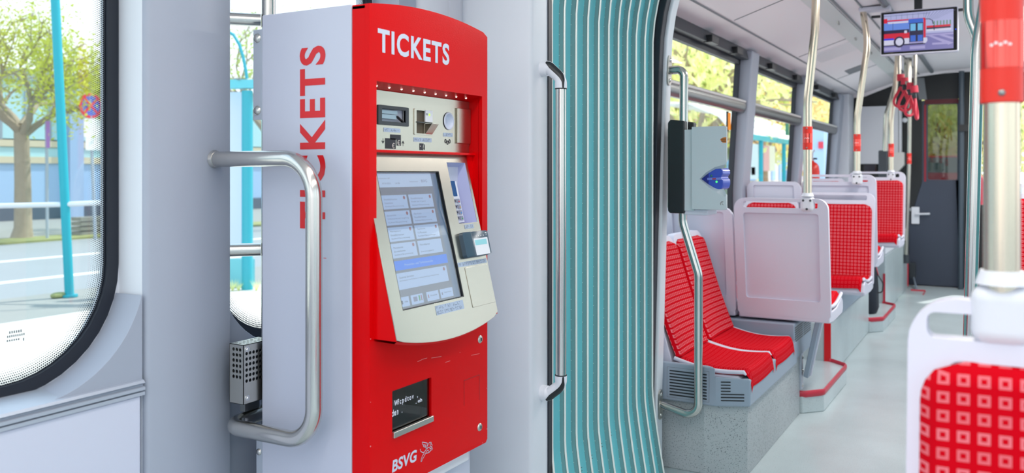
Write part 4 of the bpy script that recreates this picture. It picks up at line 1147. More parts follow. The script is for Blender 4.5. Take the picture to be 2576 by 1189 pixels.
# slanting leg under the first aisle seat
sg = thing('seat_strut', 'slanting grey strut from the bench base up to the first aisle seat', 'strut', (4.62, 0.89, 0.25))
a = on_y(2030, 945, 0.885); b = on_y(2062, 800, 0.80)
MB().obox((a + b) / 2, (b - a) / 2, Vector((0.042, 0, 0)), Vector((0, 0.012, 0.004))).build('arm', BENCHG, sg, bevel=0.004)
MB().obox((a + b) / 2 + Vector((0.006, -0.014, 0)), (b - a) / 2.05, Vector((0.008, 0, 0)), Vector((0, 0.006, 0.002))).build('rib', LILAC, sg, bevel=0.002)
pz = MB().box(a.x - 0.055, a.x - 0.01, 0.902, 0.9115, a.z - 0.06, a.z + 0.12).build('foot_plate', SILLG, sg)
for z in (a.z - 0.045, a.z + 0.03, a.z + 0.10): MB().dome((a.x - 0.03, 0.902, z), (0, -1, 0), 0.009, 0.006, 12).build('bolt', STEEL, pz)

# raised steps with red edges, and the bases of the further seats
def step(x0, x1, name_n, lab):
    y0 = 0.80
    pl = [(x0, 1.5)] + [(x0, 0.90)] + [(x0 + 0.10, y0 + 0.01)] + [(x1 - 0.12, y0)] + [(x1 - 0.03, y0 + 0.04), (x1, y0 + 0.11)] + [(x1, 1.5)]
    struct(MB().prism(pl, 0.0, 0.098, lambda p, q, n: (p, q, n)).build('floor_step', FLOORM, smooth=20, bevel=0.006))
    edge = fillet([(x0 + 0.004, 0.98, 0.1), (x0 + 0.004, 0.895, 0.1), (x0 + 0.10, y0 + 0.012, 0.1), (x1 - 0.10, y0 + 0.004, 0.1), (x1 - 0.004, y0 + 0.10, 0.1), (x1 - 0.004, 0.915, 0.1)], 0.05, 5)
    e = MB().tube(edge, 0.018, 8, flat=0.45)
    o = e.build('step_edge', REDEDGE); tag(o, lab, 'step edging')
step(4.625, 5.52, 1, 'red edging strip around the nearest raised step')
step(7.22, 8.2, 2, 'red edging strip around the far raised step where the black bag stands')
def base(x0, x1, h, y=0.905):
    struct(MB().box(x0, x1, y, 1.58, 0.0, h).build('baseboard_seats', FLOORM, bevel=0.01))
    struct(MB().box(x0 + 0.004, x1 - 0.004, y - 0.006, 1.58, h, h + 0.14).build('trim_15', BENCHG if h < 0.4 else WHITEP, bevel=0.02, segs=3))
base(5.52, 7.22, 0.33); base(8.2, 10.2, 0.52, 0.89)
tag(MB().box(5.514, 5.521, 0.906, 0.945, 0.098, 0.33).build('marker_strip', RED2), 'upright red strip on the corner of the seat base behind the nearest step', 'marker strip', 'red marker strips')
tag(MB().box(8.193, 8.2, 0.892, 0.910, 0.098, 0.36).build('marker_strip', REDEDGE), 'thin upright red strip on the seat base beside the black bag', 'marker strip', 'red marker strips')
tag(MB().tube([(10.2, 0.886, 0.02), (10.2, 0.886, 0.62)], 0.008, 6).build('marker_strip', REDEDGE), 'thin red edge line at the far end of the last seat base', 'marker strip', 'red marker strips')
tag(MB().tube([(10.0, 0.84, 0.004), (10.0, 0.70, 0.004), (9.7, 0.70, 0.004)], 0.012, 6, flat=0.4).build('floor_marking', REDEDGE), 'small red marking on the floor near the cab door', 'floor marking')

# ================================================================== poles on the seats
def clamp(p, root, screws=True):
    c = MB()
    c.box(p[0] - 0.024, p[0] + 0.024, p[1] - 0.034, p[1] + 0.034, p[2] - 0.050, p[2] + 0.026)
    o = c.build('clamp', WHITEP, root, bevel=0.020, segs=5)
    MB().cyl((p[0], p[1], p[2] + 0.026), (p[0], p[1], p[2] + 0.043), 0.030, 22, r1=0.024).build('clamp_neck', WHITEP, o)
    if screws:
      for (dy, dz) in ((-0.017, 0.006), (0.017, 0.006), (0, -0.036)):
          MB().dome((p[0] - 0.024, p[1] + dy, p[2] + dz), (-1, 0, 0), 0.006, 0.003, 10).build('clamp_screw', DARKG, o)
def grip(x, y, z0, z1, root, r=0.021, rot=0.0):
    g = MB().cyl((x, y, z0), (x, y, z1), r + 0.0035, 24).build('grip_sleeve', REDPL, root, bevel=0.0015)
    m = MB(); zc = (z0 + z1) / 2; h = (z1 - z0)
    lb = MB().cyl((x, y, zc - h * 0.2), (x, y, zc + h * 0.2), r + 0.0039, 32).build('grip_label', GRIPM, g)
    def cyl_pt(p, q, n):   # wraps the marking round the sleeve on the side facing the near car
        a = p / r + rot; rr = r + 0.0042 + n
        return (x - rr * math.cos(a), y + rr * math.sin(a), q)
    for k in range(5):
        p = -0.009 + 0.0042 * k; d = 0.0022 * (k % 2)
        m.sheet([(p, zc - 0.003 + d), (p + 0.0030, zc - 0.003 + d), (p + 0.0030, zc + d), (p, zc + d)], cyl_pt, 0)
    m.build('grip_marking', WHITEM, lb, smooth=0)
    for z in (z0 + h * 0.08, z1 - h * 0.08): MB().dome((x - r - 0.0035, y, z), (-1, 0, 0), 0.0042, 0.0025, 10).build('sleeve_screw', STEELD, g)
def seat_pole(x, y, zc, zg, lab, top, mid, r=0.02):
    o = thing('grab_pole', lab, 'pole', (x, y, zc), 'steel poles standing on seat backs')
    a = Vector((x, y, zc + 0.03)); pts = fillet([a] + [Vector(p) for p in mid] + [Vector(top)], 0.6, 8)
    MB().tube(pts, r, 22).build('tube', WSTEEL, o)
    clamp((x, y, zc), o)
    if zg: grip(x, y, zg - 0.057, zg + 0.057, o, r)
    return o
ax = lambda x, z, dx=0: x - 0.14 * 0.58
seat_pole(4.42, 0.835, 1.105, 1.418, 'steel pole rising from the first pale seat back, with a red grip sleeve', (4.42, 0.79, 2.29), [(4.42, 0.835, 1.6), (4.42, 0.80, 1.95)])
seat_pole(6.09, 0.835, 1.215, 1.445, 'steel pole from the second pale seat back, left of the hanging monitor', (6.09, 0.80, 2.33), [(6.09, 0.835, 1.6), (6.09, 0.77, 2.1)])
seat_pole(8.10, 0.835, 1.225, 1.44, 'steel pole from the farthest aisle seat, below the monitor\'s lower left corner', (8.1, 0.78, 2.33), [(8.1, 0.835, 1.7), (8.1, 0.80, 2.0)])
fgp = thing('grab_pole', 'blurred near steel pole with a big red grip sleeve at the right edge', 'pole', (1.225, -0.003, 1.08), 'steel poles standing on seat backs')
FX, FY = 1.225, 0.0005
MB().cyl((FX, FY, 1.10), (FX, FY, 2.36), 0.0205, 28).build('tube', WSTEEL, fgp)
clamp((FX, FY, 1.086), fgp, False)
grip(FX, FY, 1.335, 1.478, fgp, 0.0205, rot=0.0)

# poles that reach the floor
fp_ = thing('floor_pole', 'tall steel pole just left of the near red grip, bending in at the top', 'pole', (2.75, 0.092, 0))
pts = fillet([(2.75, 0.098, 0.0), (2.75, 0.060, 1.60), (2.75, 0.03, 1.80), (2.75, -0.10, 1.95), (2.75, -0.10, 2.34)], [0.5, 0.18, 0.15], 10)
MB().tube(pts, 0.0175, 22).build('tube', STEEL, fp_)
MB().cyl((2.75, 0.098, 0.0), (2.75, 0.098, 0.012), 0.04, 22).build('floor_flange', STEELD, fp_)
fp2 = thing('ceiling_pole', 'curved steel tube coming down from the ceiling right of the monitor', 'pole', (3.55, 0.12, 2.34))
a = on_x(2433, -30, 3.55); b = on_x(2436, 40, 3.55); c = on_x(2462, 105, 3.55); d = on_x(2490, 140, 3.55)
MB().tube(fillet([(3.55, a.y, 2.34), b, c, d, (3.55, d.y - 0.03, 1.2)], 0.15, 8), 0.0175, 20).build('tube', STEEL, fp2)
dp = thing('floor_pole', 'thin steel pole with a red sleeve standing before the black cab wall', 'pole', (9.8, 0.83, 0))
a = on_x(2290, 155, 9.8); b = on_x(2287, 400, 9.8); c = on_x(2280, 640, 9.8)
MB().tube([(9.8, a.y, 2.33), a, b, c], 0.02, 18).build('tube', STEELW, dp)
grip(9.8, b.y, b.z - 0.05, b.z + 0.062, dp, 0.02)
MB().cyl(c, (9.8, c.y, c.z - 0.09), 0.03, 16).build('pole_foot', DARKG, dp)
hd = thing('curved_rail', 'pale bent rail rising from a dark column in front of the cab wall', 'rail', (9.6, 1.0, 1.2))
a = on_x(2226, 380, 9.6); b = on_x(2229, 290, 9.6); c = on_x(2250, 225, 9.6); d = on_x(2258, 150, 9.6)
MB().tube(fillet([a, b, c, d], 0.2, 8), 0.024, 16).build('tube', STEELW, hd)
e = on_x(2232, 378, 9.6); f_ = on_x(2210, 460, 9.6)
MB().box(9.58, 9.72, e.y, f_.y, 0.6, e.z).build('dark_column', DARKG, hd, bevel=0.01)
dp3 = thing('ceiling_pole', 'short pale tube hanging from the ceiling behind the red straps', 'pole', (9.0, 0.85, 2.3))
a = on_x(2284, 165, 9.0); MB().cyl((9.0, a.y, 2.33), (9.0, a.y, on_x(2284, 220, 9.0).z), 0.035, 16).build('tube', STEELW, dp3)

# rail with red hanging straps
sr = thing('strap_rail', 'short pale rail under the ceiling that carries the red hanging straps', 'rail', (8.0, 0.8, 2.15))
a = on_x(2262, 192, 7.9); b = on_d(2302, 226, 7.05)
MB().cyl(a, b, 0.018, 16).build('tube', STEELW, sr)
for p in (a, b): MB().cyl(p, (p.x, p.y, 2.33), 0.014, 14).build('hanger', STEELW, sr)
strap0 = None
for k, (t, sw) in enumerate(((0.10, -0.10), (0.36, 0.0), (0.72, -0.06), (0.95, 0.08))):
    p = a + (b - a) * t
    lab = ('red hanging strap nearest the monitor on the strap rail', 'second red hanging strap along the strap rail', 'third red hanging strap along the strap rail', 'red hanging strap farthest from the cab, overlapping the thin pole')[k]
    r = thing('hanging_strap', lab, 'strap', p, 'red hanging straps')
    if strap0 is None:
        strap0 = r
        MB().cyl(p + Vector((0, 0, -0.028)), p + Vector((0, 0, 0.028)), 0.030, 16).build('rail_sleeve', STRAPR, r)
        MB().box(p.x - 0.012, p.x + 0.012, p.y - 0.018, p.y + 0.018, p.z - 0.075, p.z - 0.02).build('buckle', DARKG, r, bevel=0.004)
        lp = [p + Vector((0, 0, -0.07))] + [p + Vector((0.0, 0.066 * math.sin(q) * (0.55 - 0.45 * math.cos(q)) * 1.2, -0.07 - 0.165 * (1 - math.cos(q)) / 2 - 0.01)) for q in [2 * PI * i / 22 for i in range(1, 22)]] + [p + Vector((0, 0, -0.07))]
        MB().tube(lp, 0.011, 10, flat=1.0).build('loop', STRAPR, r)
    else:
        for c in strap0.children:
            kx = c.copy(); COL.objects.link(kx); kx.parent = r
        r.rotation_euler = (0, sw, 0.5 * k)

# ================================================================== hanging monitor
TX = 6.0
def tq(u, v): p = on_x(u, v, TX); return (p.y, p.z)
tv = thing('hanging_monitor', 'flat passenger screen showing a red bus, hung from the ceiling', 'monitor', (TX, 0.46, 2.3))
A, B_, C_, D_ = tq(2213, 33), tq(2411, 12), tq(2410, 128), tq(2216, 141)
yL, yR, zT, zBt = (A[0] + D_[0]) / 2, (B_[0] + C_[0]) / 2, (A[1] + B_[1]) / 2, (C_[1] + D_[1]) / 2
MB().prism(rrect(yR, yL, zBt, zT, 0.010), 0, -0.055, P_yz(TX)).build('casing', LILAC, tv, bevel=0.004)
MB().prism(rrect(yR + 0.006, yL - 0.006, zBt + 0.008, zT - 0.006, 0.005), 0, 0.002, P_yz(TX)).build('bezel', BLACKG, tv)
def TVC(n, rgb, s=0.75): return glow('tv_' + n, rgb, s)
tvm = [TVC('sky', (186, 190, 236)), TVC('beam', (130, 140, 180)), TVC('red', (226, 26, 60)), TVC('glassblue', (110, 150, 240)), TVC('dark', (34, 28, 70)), TVC('white', (224, 224, 250)), TVC('road', (128, 124, 190)), TVC('stripe', (176, 170, 224)), TVC('green', (120, 160, 140)), TVC('blue', (60, 60, 230)), TVC('aqua', (120, 200, 250)), TVC('deep', (60, 110, 220))]
pc = MB()
px0, px1, pzb, pzt = yL - 0.022, yR + 0.026, zBt + 0.020, zT - 0.018    # left in the photo is +y
def tvf(p, q, n): return (TX - 0.002 - n, px0 + (px1 - px0) * p, pzt + (pzb - pzt) * q)
def TR(x0, x1, y0, y1, m, n): pc.sheet([(x0, y0), (x1, y0), (x1, y1), (x0, y1)], tvf, n, m)
TR(0, 1, 0, 1, 0, 0.0004)
for k in range(7): TR(0.1 + 0.08 * k, 0.106 + 0.08 * k, 0.03, 0.16, 1, 0.0006)
for k in range(9): pc.sheet([(0.62 + 0.05 * k, 0.02), (0.63 + 0.05 * k, 0.02), (0.60 + 0.02 * k, 0.22), (0.595 + 0.02 * k, 0.22)], tvf, 0.0006, 1)
TR(0, 0.66, 0.045, 0.06, 1, 0.0006)
TR(0, 1, 0.58, 1, 6, 0.0006); TR(0, 1, 0.60, 0.64, 7, 0.0008)
pc.sheet([(0.64, 0.64), (0.70, 0.64), (1.0, 0.86), (0.93, 0.9)], tvf, 0.0008, 7); pc.sheet([(0.76, 0.62), (0.84, 0.62), (1.0, 0.72), (1.0, 0.78)], tvf, 0.0008, 7)
TR(0.0, 0.25, 0.88, 0.96, 7, 0.0008); TR(0.38, 0.6, 0.88, 0.96, 7, 0.0008); TR(0.7, 0.9, 0.83, 0.88, 7, 0.0008)
for k in range(6): TR(0.72 + 0.045 * k, 0.74 + 0.045 * k, 0.27, 0.40, 8, 0.0008)
TR(0.62, 0.96, 0.38, 0.43, 2, 0.001); TR(0.62, 0.96, 0.43, 0.47, 4, 0.001); TR(0.62, 0.97, 0.47, 0.53, 5, 0.001)
TR(0, 0.605, 0.19, 0.72, 3, 0.001); TR(0.0, 0.605, 0.165, 0.20, 2, 0.0012); TR(0, 0.05, 0.12, 0.24, 2, 0.0013)
TR(0, 0.37, 0.43, 0.55, 4, 0.0012); TR(0.06, 0.36, 0.21, 0.26, 5, 0.00115); TR(0.02, 0.35, 0.26, 0.43, 3, 0.00115); TR(0.13, 0.135, 0.24, 0.44, 4, 0.0013)
TR(0, 0.385, 0.52, 0.68, 2, 0.0013); TR(0, 0.15, 0.64, 0.69, 9, 0.0014); TR(0, 0.15, 0.69, 0.82, 5, 0.0014); TR(0.30, 0.37, 0.66, 0.81, 5, 0.0014); TR(0, 0.6, 0.81, 0.845, 4, 0.0013)
TR(0.30, 0.34, 0.46, 0.53, 5, 0.0014)
pc.sheet(circ(0.225, 0.75, 0.145, 20, 0.082), tvf, 0.0015, 4); pc.sheet(circ(0.228, 0.745, 0.10, 20, 0.055), tvf, 0.0017, 5)
TR(0.36, 0.57, 0.17, 0.30, 11, 0.0014); TR(0.375, 0.575, 0.28, 0.79, 4, 0.0015)
for (x0, x1) in ((0.39, 0.465), (0.495, 0.565)): TR(x0, x1, 0.30, 0.48, 10, 0.0017); TR(x0, x1, 0.48, 0.62, 4, 0.0017); TR(x0, x1, 0.60, 0.76, 11, 0.0018)
TR(0.375, 0.575, 0.77, 0.81, 7, 0.0016)
TR(0.578, 0.61, 0.19, 0.68, 2, 0.0015); pc.sheet([(0.575, 0.68), (0.63, 0.68), (0.635, 0.76), (0.61, 0.82), (0.575, 0.82)], tvf, 0.0016, 5)
for (x0, y0, x1, y1) in ((0.6, 0.2, 0.66, 0.205), (0.66, 0.205, 0.705, 0.25), (0.705, 0.25, 0.715, 0.34), (0.725, 0.38, 0.73, 0.50)): ribbon(pc, [(x0, y0), (x1, y1)], 0.014, tvf, 0.0018, 4)
pc.build('screen_picture', tvm, tv, smooth=0)
MB().dome((TX - 0.002, px1 - 0.012, (zBt + zT) / 2 - 0.004), (-1, 0, 0), 0.0028, 0.002, 10).build('standby_lamp', glow('standby_blue', (40, 90, 255), 2.0), tv)
hb = MB().box(TX + 0.01, TX + 0.04, yR - 0.06, yL + 0.055, zT - 0.030, zT - 0.016)
hb.build('mounting_bar', BLACKP, tv)
MB().box(TX + 0.005, TX + 0.05, (yL + yR) / 2 - 0.02, (yL + yR) / 2 + 0.025, zT - 0.002, 2.375).build('hanger', BLACKP, tv)

# ---- ceiling fittings
cl_l = on_p(2055, 141, CP0, (0, 0.16, 0.48)); 
def ceil_quad(name, px, m, lift, th, label, cat):
    q = [ceil_pt(u, v, lift) for u, v in px]
    xs = sorted([p.x for p in q]); ys = sorted([p.y for p in q])
    x0, x1 = (xs[0] + xs[1]) / 2, (xs[2] + xs[3]) / 2; y0, y1 = (ys[0] + ys[1]) / 2, (ys[2] + ys[3]) / 2
    mb = MB()
    def f(p, q, n): return tuple(ceil_xy(p, q, n))
    mb.prism(rrect(x0, x1, y0, y1, 0.01), -0.002, th, f)
    o = mb.build(name, m, bevel=0.001)
    return tag(o, label, cat), (x0, x1, y0, y1)
o, lens = ceil_quad('ceiling_light', ((2055, 141), (2134, 97), (2154, 113), (2067, 166)), mat('lens_white', (232, 228, 230), 0.3), 0, 0.008, 'long pale light lens set in the ceiling above the second pole', 'ceiling light')
o, vent = ceil_quad('ceiling_vent', ((2127, 180), (2164, 160), (2185, 165), (2140, 188)), MIDG, 0, 0.006, 'dark slotted vent in the ceiling left of the monitor', 'ceiling vent')
# row of hinged clips along the duct cover
clip0 = None
for k, x in enumerate((4.6, 5.4, 6.2, 7.0, 7.9)):
    p = ceil_xy(x, 0.965, 0)
    lab = 'small metal clip on the ceiling duct cover'
    if clip0 is None:
        o = MB().tube([p + Vector((-0.06, 0, -0.002)), p + Vector((-0.04, 0.0, -0.012)), p + Vector((0.05, 0.01, -0.014)), p + Vector((0.06, 0.01, -0.002))], 0.006, 8).build('duct_clip', STEELD)
        o.data.transform(Matrix.Translation(-p)); o.location = p; clip0 = o
    else:
        o = clip0.copy(); COL.objects.link(o); o.location = p
    tag(o, lab, 'clip', 'clips along the ceiling duct')
struct(MB().prism([(1.02, 2.257), (0.915, 2.292), (0.915, 2.286), (1.02, 2.250)], 3.5, 10.4, lambda p, q, n: (n, p, q)).build('trim_16', mat('duct_cover', (216, 220, 218), 0.4)))
gr = thing('ceiling_rail', 'dark rail with brackets along the ceiling above the aisle poles', 'rail', (7.0, 0.66, 2.3))
MB().tube([(3.6, 0.66, 2.335), (10.3, 0.66, 2.335)], 0.022, 10).build('tube', MIDG, gr)
for x in (4.42, 6.09, 7.2): MB().box(x - 0.05, x + 0.05, 0.63, 0.82, 2.305, 2.33).build('bracket', LILAC, gr, bevel=0.005)
# fill lamps added along both cars' ceilings to brighten the interior
FILL_GLOW = glow('fill_diffuser', (255, 248, 240), 2.2)
def lamp(x0, x1, y0, y1, z, e, label):
    t = thing('fill_lamp', label, 'lamp', ((x0 + x1) / 2, (y0 + y1) / 2, z), 'added fill lamps on the ceilings')
    MB().box(x0, x1, y0, y1, z, z + 0.03).build('diffuser', FILL_GLOW, t, bevel=0.006)
    d = bpy.data.lights.new('fill_light', 'AREA'); d.shape = 'RECTANGLE'; d.size = x1 - x0; d.size_y = y1 - y0; d.energy = e; d.color = (1.0, 0.97, 0.93)
    lo = bpy.data.objects.new('fill_light', d); COL.objects.link(lo); lo.parent = t; lo.location = (0, 0, -0.004)
lamp(-1.6, 1.9, 0.55, 0.75, 2.27, 17, 'lit lamp strip on the near car\'s ceiling over the machine side')
lamp(-1.6, 1.9, -0.45, -0.25, 2.27, 17, 'lit lamp strip on the near car\'s ceiling over the door side')
lamp(3.65, 5.3, -0.06, 0.14, 2.325, 34, 'lit lamp strip on the far car\'s ceiling just past the portal')
lamp(6.6, 9.6, -0.22, -0.02, 2.315, 46, 'lit lamp strip on the far car\'s ceiling beyond the monitor')

# ================================================================== left wall of the far car: windows and pillars
def yg(z): return 1.665 if z < 1.15 else 1.665 - 0.06 * (z - 1.15)       # the glass leans in towards the roof
def yw(z): return 1.585 if z < 1.15 else 1.585 - 0.075 * (z - 1.15)
def LW(p, q, n): return (p, yg(q) - n, q)
WX = [(3.56, 6.03), (6.28, 7.93), (8.13, 9.86)]
holes = [rrect(a, b, 0.9, 2.03, 0.05, 5) for a, b in WX]
wl_ = MB()
for (x0, x1) in ((3.40, 3.56), (6.03, 6.28), (7.93, 8.13), (9.86, 10.6)):
    wl_.add([LW(x0, -0.05, 0), LW(x1, -0.05, 0), LW(x1, 1.15, 0), LW(x0, 1.15, 0), LW(x1, 2.12, 0), LW(x0, 2.12, 0)], [(0, 1, 2, 3), (3, 2, 4, 5)])
for (x0, x1) in WX:
    wl_.add([LW(x0, -0.05, 0), LW(x1, -0.05, 0), LW(x1, 0.9, 0), LW(x0, 0.9, 0)], [(0, 1, 2, 3)]); wl_.add([LW(x0, 2.03, 0), LW(x1, 2.03, 0), LW(x1, 2.12, 0), LW(x0, 2.12, 0)], [(0, 1, 2, 3)])
struct(wl_.build('wall_left_far', PANEL, solid=0.01))
struct(MB().box(3.47, 10.5, 1.586, 1.66, 0, 0.88).build('wall_left_far_lower', PANEL, bevel=0.01))
for i, (a, b) in enumerate(WX):
    root = MB()
    zq = [0.9, 1.15, 2.03]
    def bar(x0, x1, z0, z1, d0=-0.01, d1=0.022):
        root.add([LW(x0, z0, d0), LW(x1, z0, d0), LW(x1, z1, d0), LW(x0, z1, d0), LW(x0, z0, d1), LW(x1, z0, d1), LW(x1, z1, d1), LW(x0, z1, d1)], [(0, 1, 2, 3), (4, 5, 6, 7), (0, 1, 5, 4), (1, 2, 6, 5), (2, 3, 7, 6), (3, 0, 4, 7)])
    for (z0, z1) in ((0.9, 1.15), (1.15, 2.03)):
        bar(a, a + 0.035, z0, z1); bar(b - 0.035, b, z0, z1)
    bar(a, b, 0.9, 0.93); bar(a, b, 2.0, 2.04)
    # small inner corner fillets at the top
    w = struct(root.build('window_%d' % (5 + i), BLACKR, smooth=20))
    for (z0, z1, nm) in ((0.92, 1.15, 'lower_pane'), (1.15, 1.72, 'lower_pane'), (1.72, 2.02, 'upper_pane')):
        MB().add([LW(a, z0, 0), LW(b, z0, 0), LW(b, z1, 0), LW(a, z1, 0)], [(0, 1, 2, 3)]) if False else None
    pn = MB(); pn.add([LW(a, 0.92, 0.004), LW(b, 0.92, 0.004), LW(b, 1.15, 0.004), LW(a, 1.15, 0.004), LW(b, 1.725, 0.004), LW(a, 1.725, 0.004)], [(0, 1, 2, 3), (3, 2, 4, 5)]); pn.build('lower_pane', GLASS, w, smooth=0)
    pn = MB(); pn.add([LW(a, 1.725, 0.008), LW(b, 1.725, 0.008), LW(b, 2.02, 0.008), LW(a, 2.02, 0.008)], [(0, 1, 2, 3)]); pn.build('upper_pane', GLASS, w, smooth=0)
    # rounded bar between fixed pane and hopper
    zb_ = 1.712
    br = MB()
    y = yg(zb_) - 0.045
    sect = [(0.030 * math.cos(t), 0.050 * math.sin(t)) for t in [2 * PI * k / 16 for k in range(16)]]
    br.prism([(y + s, zb_ + c) for s, c in sect], a - 0.02, b + 0.035, lambda p, q, n: (n, p, q))
    br.build('cross_bar', STEELD, w, bevel=0.012)
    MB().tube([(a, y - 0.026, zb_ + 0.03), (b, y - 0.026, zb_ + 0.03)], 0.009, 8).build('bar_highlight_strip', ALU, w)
    # dark header with the hopper's catches
    hdm = MB(); hdm.add([LW(a - 0.02, 2.035, 0.0), LW(b + 0.02, 2.035, 0.0), LW(b + 0.02, 2.115, 0.0), LW(a - 0.02, 2.115, 0.0), LW(a - 0.02, 2.035, 0.075), LW(b + 0.02, 2.035, 0.075), LW(b + 0.02, 2.115, 0.05), LW(a - 0.02, 2.115, 0.05)], [(0, 1, 2, 3), (4, 5, 6, 7), (0, 1, 5, 4), (1, 2, 6, 5), (2, 3, 7, 6), (3, 0, 4, 7)])
    hdm.build('header', DARKG, w, bevel=0.004)
    for fx in ((0.64, 0.87) if i == 0 else (0.25, 0.8)):
        x = a + (b - a) * fx
        MB().box(x - 0.07, x + 0.07, yg(2.05) - 0.105, yg(2.05) - 0.05, 2.03, 2.075).build('catch', BLACKP, w, bevel=0.004)
    for (x0, x1) in ((b - 0.02, b + 0.015),):
        pass
# pillars between the windows: leaning trapezoids
PZs = [0.5, 1.15, 2.1]
for k, (x0, x1) in enumerate(((6.045, 6.265), (7.945, 8.12), (9.875, 10.10))):
    mb = MB()
    for z in PZs:
        mb.v += [Vector((x0, yg(z) + 0.005, z)), Vector((x0 + 0.012, yw(z) - 0.0, z)), Vector((x1, yw(z) - 0.0, z)), Vector((x1, yg(z) + 0.005, z))]
    for j in range(2):
        for c in range(4): mb.f.append([4 * j + c, 4 * j + (c + 1) % 4, 4 * j + 4 + (c + 1) % 4, 4 * j + 4 + c]); mb.m.append(0)
    mb.f += [[3, 2, 1, 0], [8, 9, 10, 11]]; mb.m += [0, 0]
    struct(mb.build('trim_%d' % (20 + k), PANEL, smooth=20, bevel=0.01, segs=3))
# pale filler between last pillar and the cab wall
struct(MB().box(10.10, 10.47, 1.47, 1.66, 0.5, 2.12).build('trim_23', PANELW, bevel=0.01))
struct(MB().prism([(3.462, 1.25), (3.462, 1.7), (3.56, 1.7), (3.56, 1.565), (3.53, 1.5)], 0.0, 2.2, lambda p, q, n: (p, q, n)).build('trim_24', PANELW, bevel=0.01))
# right wall of the far car (out of the photo): same windows, closes the room
struct(MB().holed([(3.4, -0.05), (10.5, -0.05), (10.5, 2.2), (3.4, 2.2)], [rrect(a + 0.1, b, 0.9, 2.0, 0.05, 5) for a, b in WX], 0, 0.05, lambda p, q, n: (p, -1.04 - n, q)).build('wall_right_far', PANEL, smooth=0))
struct(MB().box(3.5, 9.9, -1.085, -1.08, 0.88, 2.02).build('window_8', GLASS, smooth=0))

am = thing('amber_marker_lamp', 'small amber strip lamp at the far edge of the far car\'s first window', 'lamp', (5.983, 1.66, 1.54))
MB().box(5.972, 5.994, 1.648, 1.664, 1.545, 1.665).build('lens', glow('amber_lens', (255, 150, 20), 1.0), am, bevel=0.004)
MB().box(5.968, 5.998, 1.664, 1.676, 1.535, 1.675).build('housing', BLACKP, am, bevel=0.003)
# fire extinguisher by the last window
fx = thing('fire_extinguisher', 'red fire extinguisher by the far window, above the seat backs', 'fire extinguisher', (8.34, 1.5, 0.95))
FEx = 8.34
c0 = on_x(2041, 440, FEx)
FEX, FEY = FEx, c0.y
zt_ = on_x(2041, 412, FEx).z
rb = [0.0, 0.07, 0.074, 0.074, 0.066, 0.05, 0.026, 0.022, 0.001]; zz = [0, 0.0, 0.01, 0.36, 0.41, 0.435, 0.45, 0.47, 0.472]
pz_ = [Vector((FEX, FEY, zt_ - 0.43 + z)) for z in zz]
mb = MB()
for p, r in zip(pz_, rb):
    for k in range(22): mb.v.append(p + Vector((r * math.cos(2 * PI * k / 22), r * math.sin(2 * PI * k / 22), 0)))
for i in range(len(rb) - 1):
    for k in range(22): mb.f.append([i * 22 + k, i * 22 + (k + 1) % 22, (i + 1) * 22 + (k + 1) % 22, (i + 1) * 22 + k]); mb.m.append(0)
mb.build('cylinder_body', mat('extinguisher_red', (222, 40, 24), 0.3), fx)
MB().box(FEX - 0.02, FEX + 0.02, FEY - 0.05, FEY + 0.012, zt_ + 0.04, zt_ + 0.056).box(FEX - 0.015, FEX + 0.015, FEY - 0.02, FEY + 0.01, zt_ + 0.01, zt_ + 0.045).build('valve', DARKG, fx, bevel=0.003)
MB().tube(fillet([(FEX - 0.01, FEY - 0.012, zt_ + 0.03), (FEX - 0.03, FEY - 0.015, zt_ + 0.10), (FEX - 0.03, FEY - 0.035, zt_ + 0.13)], 0.03), 0.009, 10).build('hose', WHITEP, fx)
tag(MB().box(8.112, 8.118, 1.515, 1.535, on_x(2033, 290, 8.1).z, on_x(2033, 258, 8.1).z).build('warning_label', RED2), 'narrow red label on the window pillar above the extinguisher', 'label')

# dark sports bag standing on the far step
bg = thing('shoulder_bag', 'black bag with a loose strap standing on the far step', 'bag', (7.62, 0.98, 0.1))
bx_ = 7.62
def bgp(u, v): return on_x(u, v, bx_)
bl = MB()
secs = [(0.10, 0.072, 0.10), (0.14, 0.085, 0.12), (0.30, 0.082, 0.115), (0.46, 0.07, 0.10), (0.56, 0.055, 0.085), (0.60, 0.03, 0.05)]
cy_ = (bgp(2168, 740).y + bgp(2196, 740).y) / 2
for (z, ry, rx) in secs:
    for k in range(20):
        a = 2 * PI * k / 20; s = lambda x: math.copysign(abs(x) ** 0.6, x)
        bl.v.append(Vector((bx_ + rx * s(math.cos(a)), cy_ + ry * s(math.sin(a)), z)))
for i in range(len(secs) - 1):
    for k in range(20): bl.f.append([i * 20 + k, i * 20 + (k + 1) % 20, (i + 1) * 20 + (k + 1) % 20, (i + 1) * 20 + k]); bl.m.append(0)
bl.f += [list(range(20))[::-1], [100 + k for k in range(20)]]; bl.m += [0, 0]
bl.build('bag_body', mat('bag_navy', (30, 36, 48), 0.7), bg, smooth=60)
st = fillet([bgp(2200, 665), bgp(2208, 690), bgp(2222, 712), bgp(2220, 735), bgp(2206, 736), bgp(2198, 715), bgp(2203, 695)], 0.06, 5)
MB().tube(st, 0.014, 8, flat=0.4).build('strap', BLACKP, bg)
MB().tube([bgp(2199, 660), bgp(2203, 675), bgp(2208, 692)], 0.010, 8).build('red_tag', STRAPR, bg)
MB().ball(bgp(2201, 662), 0.016, 10, 6).build('red_tag_knob', RED2, bg)

